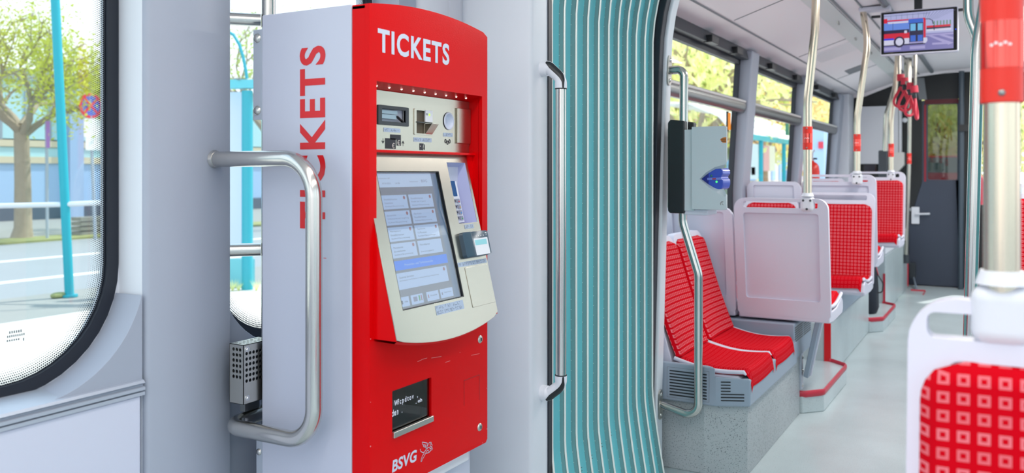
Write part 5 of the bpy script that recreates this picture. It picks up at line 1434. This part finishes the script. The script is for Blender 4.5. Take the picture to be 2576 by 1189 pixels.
# low chrome rail and partition behind the near seat (right edge)
lr = thing('low_rail', 'short horizontal steel rail behind the near seat at the right edge', 'rail', (3.0, -0.1, 0.7))
a = on_x(2476, 884, 3.0); MB().cyl(a, (3.0, -0.62, a.z), 0.017, 18).build('tube', STEEL, lr)
MB().cyl(a + Vector((0, 0.004, 0)), a + Vector((0, -0.055, 0)), 0.022, 18).build('end_cap', SILLG, lr, bevel=0.004)
pa = thing('low_partition', 'pale low partition behind the near seat at the right edge', 'partition', (3.6, -0.4, 0))
MB().box(3.6, 3.64, -1.0, -0.02, 0.05, 0.86).build('board', mat('partition_beige', (206, 204, 198), 0.5), pa, bevel=0.006)

# ================================================================== cab wall with door
CXW = 10.5
def cq(u, v): p = on_x(u, v, CXW); return (p.y, p.z)
CB = P_yz(CXW)
doorw = [cq(2336, 258), cq(2408, 258), cq(2408, 455), cq(2331, 455)]
wy0, wy1 = doorw[1][0], (doorw[0][0] + doorw[3][0]) / 2
wz0, wz1 = cq(2370, 452)[1], cq(2370, 262)[1]
dy0, dy1 = cq(2414, 600)[0], cq(2286, 600)[0]
wallp = [(-1.1, -0.02), (1.62, -0.02), (1.62, 2.08), (1.42, 2.12), (1.36, 2.12), (1.10, 2.22), (0.86, 2.31), (0.55, 2.34), (0.2, 2.345), (-0.3, 2.3), (-0.9, 2.12), (-1.1, 2.08)]
fr_y0 = cq(2416, 400)[0]
struct(MB().holed(wallp, [[(dy0 - 0.004, 0.0), (dy1, 0.0), (dy1, cq(2290, 560)[1]), (wy1 + 0.06, wz0 - 0.02), (wy1 + 0.06, 2.05), (dy0 - 0.004, 2.05)], [(-0.9, 0.9), (0.20, 0.9), (0.20, 2.0), (-0.9, 2.0)]], 0, -0.06, CB).build('wall_cab', CABBLACK, smooth=0))
struct(MB().prism([(y, z + 0.03) for y, z in wallp[2:]][::1] + [(y, z - 0.012) for y, z in wallp[2:]][::-1], 0.012, -0.02, CB).build('trim_25', CEILW))
cd = MB().holed([(dy0 - 0.01, 0.004), (dy1 - 0.002, 0.004), (dy1 - 0.002, cq(2290, 560)[1]), (wy1 + 0.058, wz0 - 0.02), (wy1 + 0.058, 2.04), (dy0 - 0.01, 2.04)], [rrect(wy0, wy1, wz0, wz1, 0.02)], -0.006, -0.045, CB)
dr = struct(cd.build('door_1', CABDOOR, bevel=0.006))
MB().prism(rrect(wy0 - 0.01, wy1 + 0.01, wz0 - 0.01, wz1 + 0.01, 0.02), -0.028, -0.033, CB).build('door_pane', glass('cab_glass', (160, 168, 160), 0.06), dr, smooth=0)
MB().holed(rrect(wy0 - 0.012, wy1 + 0.012, wz1 - 0.0, wz1 + 0.34, 0.02), [], -0.003, -0.012, CB).build('upper_panel', mat('door_top_grey', (84, 92, 94), 0.5), dr)
MB().holed(rrect(wy0 - 0.012, wy1 + 0.03, wz1 + 0.005, wz1 + 0.055, 0.002), [], 0.002, -0.012, CB).build('red_lintel', mat('maroon_lintel', (86, 12, 24), 0.5), dr)
MB().prism([(wy1 + 0.015, wz0 - 0.02), (wy1 + 0.035, wz0 - 0.02), (wy1 + 0.035, wz1), (wy1 + 0.015, wz1)], 0.0, -0.02, CB).build('red_edge', mat('maroon_edge', (150, 30, 48), 0.5), dr)
hp = [cq(2293, 520), cq(2313, 563)]
ho = MB().prism(rrect(hp[1][0], hp[0][0], hp[1][1], hp[0][1], 0.006), -0.006, 0.02, CB).build('handle_plate', WHITEP, dr, bevel=0.004)
lv = cq(2310, 538), cq(2340, 537)
MB().cyl((CXW - 0.045, lv[0][0] + 0.02, lv[0][1]), (CXW - 0.045, lv[1][0], lv[1][1]), 0.011, 12).cyl((CXW - 0.02, lv[0][0] + 0.02, lv[0][1]), (CXW - 0.05, lv[0][0] + 0.02, lv[0][1]), 0.011, 12).build('lever', WHITEP, ho)
kb = cq(2275, 526); kn = MB().ball((CXW - 0.05, kb[0], kb[1]), 0.032, 14, 8, sc=(1, 1.6, 0.8)); kn.box(CXW - 0.045, CXW - 0.005, cq(2292, 526)[0], kb[0], kb[1] - 0.015, kb[1] + 0.015)
tag(kn.build('knob_latch', mat('latch_grey', (170, 176, 180), 0.4)), 'pale oval latch knob beside the cab door handle', 'latch')
for (u, v, r) in ((2260, 672, 0.028), (2276, 302, 0.028)):
    p = cq(u, v); tag(MB().dome((CXW, p[0], p[1]), (-1, 0, 0), r, 0.015, 14).build('round_button', WHITEP), 'small pale round button low on the black cab wall' if v > 500 else 'small pale round button high on the black cab wall', 'button')
ds = thing('door_stay', 'grey hinged stay at the foot of the cab door', 'door stay', (10.45, 0.8, 0.1))
a, b, c = on_x(2296, 660, 10.42), on_x(2298, 700, 10.40), on_z(2306, 728, 0.01)
MB().box(10.40, 10.45, a.y - 0.03, a.y + 0.03, b.z, a.z).build('bracket', DARKG, ds)
MB().tube([b, c], 0.02, 8, flat=0.5).build('stay_arm', BENCHG, ds)
# tall dark grab bar along the door's right side with a clip
gb2 = thing('door_bar', 'upright dark bar along the right edge of the cab door', 'bar', (10.38, 0.36, 1.0))
a, b = on_x(2419, 150, 10.38), on_x(2417, 735, 10.38); a.z = 2.33; b.z = 0.0
MB().tube([a, b], 0.026, 12).build('tube', mat('bar_slate', (70, 82, 92), 0.4), gb2)
cc_ = on_x(2421, 322, 10.38); MB().box(10.33, 10.39, cc_.y - 0.055, cc_.y + 0.03, cc_.z - 0.035, cc_.z + 0.035).build('clip', BLACKP, gb2)
# white wall cabinet and lower grey unit
wc = thing('wall_cabinet', 'large pale cabinet on the black cab wall behind the seats', 'cabinet', (10.4, 1.15, 1.3))
a, b = cq(2160, 270), cq(2270, 412)
MB().box(10.40, 10.497, b[0], a[0], b[1], a[1]).build('body', mat('cabinet_pale', (204, 206, 212), 0.45), wc, bevel=0.006)
MB().box(10.3985, 10.40, cq(2263, 300)[0] - 0.004, cq(2263, 300)[0] + 0.004, b[1], a[1] - 0.02).build('door_joint', MIDG, wc)
a, b = cq(2253, 384), cq(2279, 440)
MB().prism([(a[0] + 0.02, b[1] + 0.0), (a[0] + 0.02, a[1]), (b[0], a[1]), (b[0], a[1] - 0.14), (b[0] + 0.09, b[1])], 0.09, 0.24, CB).build('side_unit', mat('unit_beige', (200, 198, 194), 0.45), wc, bevel=0.006)
dsr = thing('small_screen', 'small dark display on the cab wall under the pale cabinet', 'display', (10.45, 1.25, 1.2))
a, b = cq(2172, 410), cq(2206, 434); MB().box(10.46, 10.497, b[0], a[0], b[1], a[1]).build('casing', BLACKG, dsr, bevel=0.003)
MB().box(10.4585, 10.46, b[0] + 0.015, a[0] - 0.015, b[1] + 0.012, a[1] - 0.012).build('display_face', mat('dark_navy', (20, 30, 46), 0.2), dsr)
# grey inner frame strips of the cab portal
struct(MB().prism([(cq(2312, 200)[0], 2.05), (cq(2300, 200)[0], 2.29), (cq(2325, 200)[0], 2.29), (cq(2332, 200)[0], 2.05)], 0.01, 0.0, CB).build('trim_26', MIDG))

# ================================================================== outside: stop, road, trees, buildings
GZ = -0.35
PAVE = mat('paving_pale', (216, 208, 198), 0.8, var=0.05, vscale=1.5)
ASPH = mat('asphalt', (150, 152, 154), 0.85, var=0.06, vscale=0.8)
KERB = mat('kerb_grey', (150, 148, 142), 0.85, var=0.08, vscale=2)
VERGE = mat('verge_green', (150, 152, 96), 0.9, var=0.15, vscale=3)
ROADL = mat('road_marking', (236, 236, 232), 0.7)
struct(MB().box(-60, 120, -60, 90, GZ - 0.3, GZ - 0.02).build('ground', ASPH))
struct(MB().box(-40, 60, 1.9, 9.2, GZ - 0.02, GZ + 0.0).build('pavement', PAVE))
struct(MB().box(-40, 60, 7.6, 8.1, GZ, GZ + 0.004).build('pavement_strip', ROADL))
struct(MB().box(-40, 60, 9.2, 11.0, GZ - 0.02, GZ - 0.005).build('kerb', KERB))
struct(MB().box(-40, 60, 19.4, 20.6, GZ - 0.02, GZ + 0.03).build('kerb_far', VERGE))
struct(MB().box(-40, 60, 20.6, 28.2, GZ - 0.02, GZ + 0.02).build('pavement_far', KERB))
for y in (12.6, 15.6): struct(MB().box(-40, 60, y, y + 0.22, GZ - 0.02, GZ - 0.012).build('road_line', ROADL))

BARK = mat('bark', (168, 152, 134), 0.9, bump=0.5, bscale=30, var=0.15)
def leaf(name, rgb, var):
    m = mat(name, rgb, 0.7, var=var, vscale=1.0, spec=0.2)
    N, L = m.node_tree.nodes, m.node_tree.links
    b = N['Principled BSDF']; o = [n for n in N if n.type == 'OUTPUT_MATERIAL'][0]
    t = N.new('ShaderNodeBsdfTranslucent'); x = N.new('ShaderNodeMixShader'); x.inputs[0].default_value = 0.55
    L.new(b.inputs['Base Color'].links[0].from_socket, t.inputs[0]); L.new(b.outputs[0], x.inputs[1]); L.new(t.outputs[0], x.inputs[2]); L.new(x.outputs[0], o.inputs[0])
    return m
LEAFY = leaf('spring_leaf', (246, 246, 180), 0.2)
LEAFS = leaf('young_leaf', (206, 210, 84), 0.2)
LEAFG = leaf('leaf_green', (204, 216, 122), 0.25)
LEAFO = leaf('leaf_amber', (248, 220, 156), 0.2)
def tree(name, label, base, h_fork, r0, spread, levels, nleaf, lsize, leafm, seed, group='trees along the road', lspread=0.35, nb=4, up=0.55):
    rnd = random.Random(seed)
    t = thing(name, label, 'tree', base, group)
    tr_ = MB(); br = MB(); tips = []
    b = Vector(base)
    top = b + Vector((rnd.uniform(-.1, .1), rnd.uniform(-.1, .1), h_fork))
    tr_.tube([b, b + Vector((0.03, 0, h_fork * 0.1)), (b + top) / 2 + Vector((0.05, 0.03, 0)), top], [r0 * 1.35, r0 * 1.05, r0 * 0.95, r0 * 0.85], 14)
    def grow(p, d, L, r, lv):
        q = p + d * L * 0.5 + Vector((rnd.uniform(-.06, .06), rnd.uniform(-.06, .06), 0)) * L
        e = p + d * L
        br.tube([p, q, e], [r, r * 0.8, r * 0.55], 7 if lv < 2 else 5)
        if lv >= 2: tips.append((q, lv)); 
        tips.append((e, lv))
        if lv >= levels: return
        n = nb if lv == 0 else rnd.choice((2, 3))
        for k in range(n):
            a = rnd.uniform(0, 2 * PI); tilt = rnd.uniform(0.35, 0.85)
            ax = d.orthogonal().normalized(); ax.rotate(Matrix.Rotation(a, 3, d).to_quaternion())
            nd = (d * math.cos(tilt) + ax * math.sin(tilt)); nd.z += 0.12; nd.normalize()
            grow(e, nd, L * rnd.uniform(0.62, 0.85), r * 0.55, lv + 1)
    for k in range(nb + 1):
        a = 2 * PI * (k + rnd.random() * 0.6) / (nb + 1)
        d = Vector((math.cos(a) * (1 - up), math.sin(a) * (1 - up), up)).normalized()
        grow(top + Vector((0, 0, -0.05 * k)), d, spread * rnd.uniform(0.8, 1.15), r0 * 0.55, 0)
    tr_.build('trunk', BARK, t, smooth=60); br.build('branches', BARK, t, smooth=60)
    lf = MB()
    tt = [p for p, l in tips] or [p for p, l in tips]
    for i in range(nleaf):
        p = tt[rnd.randrange(len(tt))] + Vector((rnd.gauss(0, lspread), rnd.gauss(0, lspread), rnd.gauss(0, lspread * 0.8)))
        s = lsize * rnd.uniform(0.6, 1.3)
        u = Vector((rnd.uniform(-1, 1), rnd.uniform(-1, 1), rnd.uniform(-1, 1))).normalized(); w = u.orthogonal().normalized()
        lf.add([p - u * s, p + w * s * 0.5, p + u * s, p - w * s * 0.5], [(0, 1, 2, 3)])
    lf.build('leaves', leafm, t, smooth=0)
    return t
tb = on_d(55, 600, 20.8); tb.z = GZ
tree('street_tree', 'spring tree with a pale trunk and young yellow-green leaves across the road', tb, 2.7, 0.19, 1.05, 4, 15000, 0.055, LEAFS, 11, nb=5, lspread=0.3, up=0.42)
tree('street_tree', 'second young spring tree farther along the road, its crown only just in view', on_d(690, 600, 26) * 1.0, 3.0, 0.16, 1.4, 3, 3200, 0.08, LEAFG, 12)
# leafy trees seen blurred through the far car's windows and the cab door
for (px, d, hf, sp, lm, nl, ls, sd, lab) in ((1745, 22, 2.3, 1.5, LEAFY, 2600, 0.15, 21, 'dense yellow-green tree filling the far car\'s first window'), (1690, 30, 2.5, 1.9, LEAFG, 2600, 0.2, 22, 'green tree at the left edge of the far car\'s first window'),
        (1820, 34, 2.2, 1.7, LEAFO, 2400, 0.2, 23, 'amber tinted tree at the right edge of the far car\'s first window'), (1925, 40, 2.4, 1.7, LEAFO, 2000, 0.2, 24, 'amber tree low behind the shelter in the far car\'s second window'), (2075, 44, 1.8, 1.6, LEAFY, 3000, 0.22, 25, 'yellow-green tree in the far car\'s last window'),
        (2365, 24, 1.6, 1.1, LEAFY, 4200, 0.12, 26, 'yellow-green tree seen through the cab door window'), (2395, 30, 1.8, 1.4, LEAFG, 4200, 0.16, 27, 'darker green tree behind the one in the cab door window')):
    p = on_d(px, 500, d); p.z = GZ
    tree('leafy_tree', lab, p, hf, 0.2, sp, 2, nl, ls, lm, sd, nb=5, lspread=0.75, up=0.5)
# teal lamp post beside the stop, white rail, traffic signs
tp = thing('lamp_post', 'slightly leaning teal steel post rising from the paving outside the near window', 'post', on_z(175, 745, GZ))
a = on_z(175, 746, GZ); dd = (a.x * CT + a.y * ST)
b = on_d(137, -40, dd)
MB().tube([a, b], 0.056, 20).build('shaft', TEALP, tp)
MB().cyl(a, a + Vector((0, 0, 0.03)), 0.10, 16).build('foot', TEALP, tp)
tag(MB().ball(a + Vector((-0.12, 0.05, 0.03)), 0.07, 8, 5, sc=(1.6, 1, .6)).build('weed_tuft', VERGE), 'small weed tuft at the foot of the teal post', 'weed')
rl = thing('white_railing', 'white tubular railing running past the teal post outside the near window', 'railing', a)
l = on_d(-160, 521, dd); r = on_d(400, 502, dd); m = on_d(166, 514, dd)
MB().tube([l, m, r], 0.033, 14).build('top_rail', WHITEP, rl)
for p in (l, r): MB().cyl(p, (p.x, p.y, GZ), 0.03, 12).build('rail_post', WHITEP, rl)
ns = thing('no_stopping_sign', 'round red and blue no-stopping sign over two white plates on a thin post', 'road sign', on_z(240, 592, GZ))
pd = 20.4
pt, pb = on_d(231, 380, pd), on_d(240, 592, pd); pb.z = GZ
up_ = on_d(222, 235, pd)
MB().tube([pb, pt, on_d(226, 240, pd)], 0.035, 10).build('post', mat('post_galvanised', (176, 184, 196), 0.5), ns)
c = on_d(225, 266, pd); side_ = Vector((0.72, 0.69, 0)) ; face = Vector((-0.69, -0.72, 0)) if False else None
# the plate is seen at a slant: its face looks along the road
sx = Vector((CT * 0.78 + ST * 0.42, ST * 0.78 - CT * 0.42, 0)).normalized(); sn = Vector((sx.y, -sx.x, 0))
def sgn(ccen): return lambda p, q, n: ccen + sx * p + Vector((0, 0, q)) + sn * n
f0 = sgn(c)
sg_ = MB(); sg_.prism(circ(0, 0, 0.30, 24), 0.04, 0.055, f0, 0); sg_.sheet(circ(0, 0, 0.235, 24), f0, 0.057, 1)
for k in range(2):
    a0 = PI / 4 + k * PI / 2; sg_.sheet([(0.24 * math.cos(a0) - 0.03 * math.sin(a0), 0.24 * math.sin(a0) + 0.03 * math.cos(a0)), (0.24 * math.cos(a0) + 0.03 * math.sin(a0), 0.24 * math.sin(a0) - 0.03 * math.cos(a0)), (-0.24 * math.cos(a0) + 0.03 * math.sin(a0), -0.24 * math.sin(a0) - 0.03 * math.cos(a0)), (-0.24 * math.cos(a0) - 0.03 * math.sin(a0), -0.24 * math.sin(a0) + 0.03 * math.cos(a0))], f0, 0.059 + 0.001 * k, 0)
sg_.build('sign_disc', [mat('sign_red', (226, 60, 84), 0.5), mat('sign_blue', (90, 110, 210), 0.5)], ns)
for (u, v, h) in ((229, 322, 0.44), (233, 361, 0.32)):
    cc2 = on_d(u, v, pd); MB().prism(rrect(-0.22, 0.22, -h / 2, h / 2, 0.02), 0.04, 0.055, sgn(cc2)).build('sign_plate', WHITEM, ns)
es = thing('edge_on_sign', 'violet street sign on a thin post, seen edge on, right of the tree trunk', 'road sign', on_z(119, 598, GZ))
pb = on_d(119, 598, 20.6); pb.z = GZ; pt = on_d(117, 305, 20.6)
MB().tube([pb, pt], 0.035, 10).build('post', MATS['post_galvanised'], es)
c = on_d(120, 338, 20.6); fv = (c - EP).normalized()
MB().prism(rrect(-0.05, 0.05, -0.32, 0.32, 0.01), 0.0, 0.03, lambda p, q, n: c + Vector((CT * 0.2 + ST, ST * 0.2 - CT, 0)).normalized() * p + Vector((0, 0, q)) - fv * n).build('sign_plate', mat('sign_violet', (176, 120, 196), 0.5), es)
# low pale-blue building across the road: bands, pilasters, dark plinth, flat roof
bd = thing('blue_building', 'low pale-blue building with beige bands and a flat roof across the road', 'building', (6, 28.5, GZ))
BY = 28.0
def bz(v, u=140): return on_y(u, v, BY).z
MB().box(-30, 41, BY, BY + 8, bz(410), bz(352)).box(-30, 40, BY, BY + 8, bz(372), bz(208)).build('upper_wall', mat('aqua_wall', (176, 214, 220), 0.7), bd)
MB().box(-30, 41, BY + 0.02, BY + 8, GZ, bz(408)).build('lower_wall', mat('blue_wall', (164, 192, 226), 0.7), bd)
for (v0, v1) in ((411, 395), (371, 355)): MB().box(-30, 41, BY - 0.05, BY, bz(v0), bz(v1)).build('beige_band', mat('beige_band', (212, 198, 170), 0.7) if 'beige_band' not in MATS else MATS['beige_band'], bd)
MB().box(-30, 41, BY - 0.06, BY, bz(208), bz(182)).build('parapet', mat('parapet_grey', (150, 160, 170), 0.7), bd)
MB().box(-30, 41, BY - 0.03, BY, bz(552), bz(515)).build('plinth', mat('plinth_dark', (86, 96, 112), 0.7), bd)
for (u0, u1) in ((165, 200), (-130, -100), (420, 455)):
    a, b = on_y(u0, 400, BY), on_y(u1, 400, BY); MB().box(min(a.x, b.x), max(a.x, b.x), BY - 0.25, BY, GZ, bz(246)).build('pilaster', mat('pilaster_blue', (160, 182, 216), 0.7) if 'pilaster_blue' not in MATS else MATS['pilaster_blue'], bd)
for k in range(9):
    x = on_y(-60 + 62 * k, 300, BY).x
    MB().box(x - 0.04, x + 0.04, BY - 0.03, BY, bz(354), bz(210)).build('mullion', MATS['parapet_grey'], bd)
st_ = thing('stacked_timber', 'small grey stack of boards on the far pavement by the no-stopping sign', 'stack', on_d(235, 575, 22))
c = on_d(233, 588, 22.0); c.z = GZ + 0.02
for k in range(4): MB().box(c.x - 0.45, c.x + 0.45, c.y - 0.2, c.y + 0.2, c.z + 0.12 * k, c.z + 0.12 * k + 0.09).build('board_layer', KERB, st_)
# teal tram shelter seen through the narrow window
sh = thing('tram_shelter', 'teal framed tram shelter with an arched roof bar beside the narrow window', 'shelter', on_z(633, 730, GZ))
sd = 8.6
pbase = on_z(633, 728, GZ); sd = pbase.x * CT + pbase.y * ST
a, b = on_d(622, 228, sd), on_d(622, 728, sd); b.z = GZ
MB().cyl(b, a, 0.075, 18).build('column', TEALP, sh)
a2 = on_d(650, 230, sd + 0.6); b2 = Vector((a2.x, a2.y, GZ)); 
MB().box(0, 0, 0, 0, 0, 0) 
p0, p1 = on_d(540, 212, sd), on_d(700, 212, sd)
MB().obox((p0 + p1) / 2, (p1 - p0) / 2, Vector((0, 0, 0.058)), Vector((0.05, 0.08, 0))).build('beam', mat('beam_teal', (96, 196, 208), 0.45), sh)
arcpts = [on_d(u, v, sd) for (u, v) in ((520, 60), (560, 72), (588, 88), (602, 112), (612, 145), (618, 175), (621, 198))]
MB().tube(arcpts, 0.022, 10).build('arch_bar', TEALP, sh)
MB().obox(on_d(606, 200, sd), Vector((0.09, 0.02, 0)), Vector((0, 0.05, 0)), Vector((0, 0, 0.012))).build('lamp_bracket', STEELD, sh)
q0, q1, q2, q3 = on_d(560, 232, sd + .3), on_d(612, 232, sd + .3), on_d(612, 640, sd + .3), on_d(560, 640, sd + .3)
MB().obox((q0 + q2) / 2, (q1 - q0) / 2, Vector((0, 0, abs(q0.z - q2.z) / 2)), Vector((0.02, 0.03, 0))).build('side_panel', mat('panel_lilac', (214, 222, 240), 0.5), sh)
q0, q2 = on_d(560, 650, sd + .3), on_d(640, 720, sd + .3)
MB().obox((q0 + q2) / 2, (on_d(640, 650, sd + .3) - q0) / 2, Vector((0, 0, abs(q0.z - q2.z) / 2)), Vector((0.02, 0.03, 0))).build('skirt_panel', mat('skirt_teal', (120, 206, 214), 0.5), sh)
for (u, hh) in ((585, 0.16), (600, 0.12), (645, 0.15), (570, 0.14)):
    p = on_d(u, 735, sd - 0.1); p.z = GZ
    mb = MB()
    for k in range(14):
        a = 2 * PI * k / 14; mb.add([p + Vector((0.01 * math.cos(a + 1.5), 0.01 * math.sin(a + 1.5), 0)), p - Vector((0.01 * math.cos(a + 1.5), 0.01 * math.sin(a + 1.5), 0)), p + Vector((math.cos(a) * hh * .7, math.sin(a) * hh * .7, hh))], [(0, 1, 2)])
    tag(mb.build('weed_tuft', LEAFY, smooth=0), 'small yellow-green weed at the foot of the teal shelter', 'weed', 'weeds at the shelter foot')
# platform shelter beside the far car: teal frame, frosted roof, glass and posters
s2 = thing('platform_shelter', 'teal framed platform shelter with a pale roof, seen through the far car\'s second window', 'shelter', (16, 4.4, GZ))
SY = 4.6
def s2p(u, v): return on_y(u, v, SY)
a, b = s2p(1896, 346), s2p(1978, 346)
x0, x1 = a.x - 1.5, b.x + 1.6; zb2_ = a.z
MB().box(x0, x1, SY - 0.06, SY + 0.06, zb2_ - 0.05, zb2_ + 0.06).build('front_beam', TEALP, s2)
MB().box(x0, x1, SY + 0.05, SY + 1.8, zb2_ + 0.06, zb2_ + 0.12).add([(x0, SY + 0.04, zb2_ + 0.1), (x1, SY + 0.04, zb2_ + 0.1), (x1, SY + 1.2, zb2_ + 0.75), (x0, SY + 1.2, zb2_ + 0.75)], [(0, 1, 2, 3)]) .build('roof', mat('roof_frosted', (232, 236, 232), 0.5), s2) if False else None
MB().prism([(SY + 0.02, zb2_ + 0.06), (SY + 0.3, zb2_ + 0.42), (SY + 0.9, zb2_ + 0.68), (SY + 1.7, zb2_ + 0.74), (SY + 1.7, zb2_ + 0.70), (SY + 0.92, zb2_ + 0.64), (SY + 0.34, zb2_ + 0.38), (SY + 0.06, zb2_ + 0.06)], x0, x1, lambda p, q, n: (n, p, q)).build('roof', mat('roof_frosted', (236, 238, 236), 0.5), s2)
for u in (1914, 1972, 1700, 1760): 
    p = s2p(u, 400); 
    if x0 < p.x < x1: MB().cyl((p.x, SY, GZ), (p.x, SY, zb2_), 0.05, 12).build('column', TEALP, s2)
MB().box(x0, x1, SY + 1.6, SY + 1.63, GZ + 0.2, zb2_ - 0.1).build('rear_glass', GLASS2, s2, smooth=0)
pcol = [((1884, 1908), (360, 450), (190, 214, 236)), ((1922, 1935), (366, 430), (206, 160, 168)), ((1936, 1950), (366, 430), (214, 216, 206)), ((1890, 1900), (420, 440), (240, 90, 40))]
for i, ((u0, u1), (v0, v1), c_) in enumerate(pcol):
    a, b = on_y(u0, v0, SY + 1.5), on_y(u1, v1, SY + 1.5)
    MB().box(min(a.x, b.x), max(a.x, b.x), SY + 1.5, SY + 1.53, b.z, a.z).build('poster', mat('poster_tint_%s' % 'abcd'[i], c_, 0.5), s2)
p = on_y(1978, 335, SY - 0.2); MB().box(p.x - 0.1, p.x + 0.1, SY - 0.25, SY - 0.2, p.z - 0.05, p.z + 0.35).build('stop_flag', mat('flag_green', (40, 120, 96), 0.5), s2)
s3 = thing('advert_column', 'pale blue panel with a red band outside the far car\'s last window', 'sign panel', on_d(2075, 500, 16))
c = on_d(2070, 350, 16); MB().box(c.x - 0.5, c.x + 0.5, c.y - 0.1, c.y + 0.1, GZ, c.z + 0.2).build('panel', mat('advert_blue', (176, 206, 236), 0.5), s3)
c2 = on_d(2073, 366, 15.8); MB().box(c2.x - 0.35, c2.x + 0.35, c2.y - 0.04, c2.y + 0.04, c2.z - 0.06, c2.z + 0.06).build('red_band', mat('advert_red', (226, 60, 84), 0.5), s3)
# town buildings behind
b2 = thing('striped_building', 'pale multi-storey building with blue vertical strips beyond the trees', 'building', (66, 18, GZ))
MB().box(62, 86, 15.0, 24, GZ, 22).build('walls', mat('pale_facade', (236, 226, 212), 0.7), b2)
for k in range(9):
    x = 63 + 2.5 * k; MB().box(x, x + 1.0, 14.9, 15.0, GZ + 1, 21).build('blue_strip', mat('strip_blue', (176, 206, 240), 0.6) if 'strip_blue' not in MATS else MATS['strip_blue'], b2)
    MB().box(61.9, 62.0, 15.3 + 0.95 * k, 15.8 + 0.95 * k, GZ + 1, 21).build('blue_strip', MATS['strip_blue'], b2)
b3 = thing('cream_building', 'cream building far behind the trees of the first window, mostly hidden by leaves', 'building', (52, 24, GZ))
MB().box(42, 60, 21.5, 27.5, GZ, 9.5).build('walls', mat('cream_facade', (240, 230, 214), 0.7), b3)
for k in range(6):
    for z in (1.2, 4.0): MB().box(43 + 2.8 * k, 44.4 + 2.8 * k, 21.45, 21.5, z, z + 1.5).build('window_pane', mat('facade_window', (170, 186, 196), 0.3) if 'facade_window' not in MATS else MATS['facade_window'], b3)
# parked car seen low through the cab door
pc_ = thing('parked_car', 'small parked car with a red nose, low in the cab door window', 'car', on_d(2368, 440, 20))
c = on_d(2368, 430, 20); cxx, cyy = c.x, c.y
sideprof = [(-0.9, 0.25), (-0.92, 0.7), (-0.85, 0.95), (-0.62, 1.0), (-0.45, 1.42), (0.45, 1.42), (0.62, 1.0), (0.85, 0.95), (0.92, 0.7), (0.9, 0.25)]
zc_ = on_d(2368, 448, 20).z - 0.9
MB().prism(sideprof, cxx, cxx + 3.6, lambda p, q, n: (n, cyy + p, zc_ + q)).build('car_body', mat('car_red', (214, 60, 78), 0.3), pc_, bevel=0.06)
MB().prism([(-0.58, 1.03), (-0.42, 1.38), (0.42, 1.38), (0.58, 1.03)], cxx - 0.012, cxx, lambda p, q, n: (n, cyy + p, zc_ + q)).build('windscreen', mat('car_glass', (120, 130, 140), 0.1), pc_)
for s in (-1, 1):
    for dx in (0.7, 2.9): MB().cyl((cxx + dx, cyy + s * 0.95, zc_ + 0.3), (cxx + dx, cyy + s * 0.72, zc_ + 0.3), 0.3, 18).build('wheel', BLACKR, pc_)
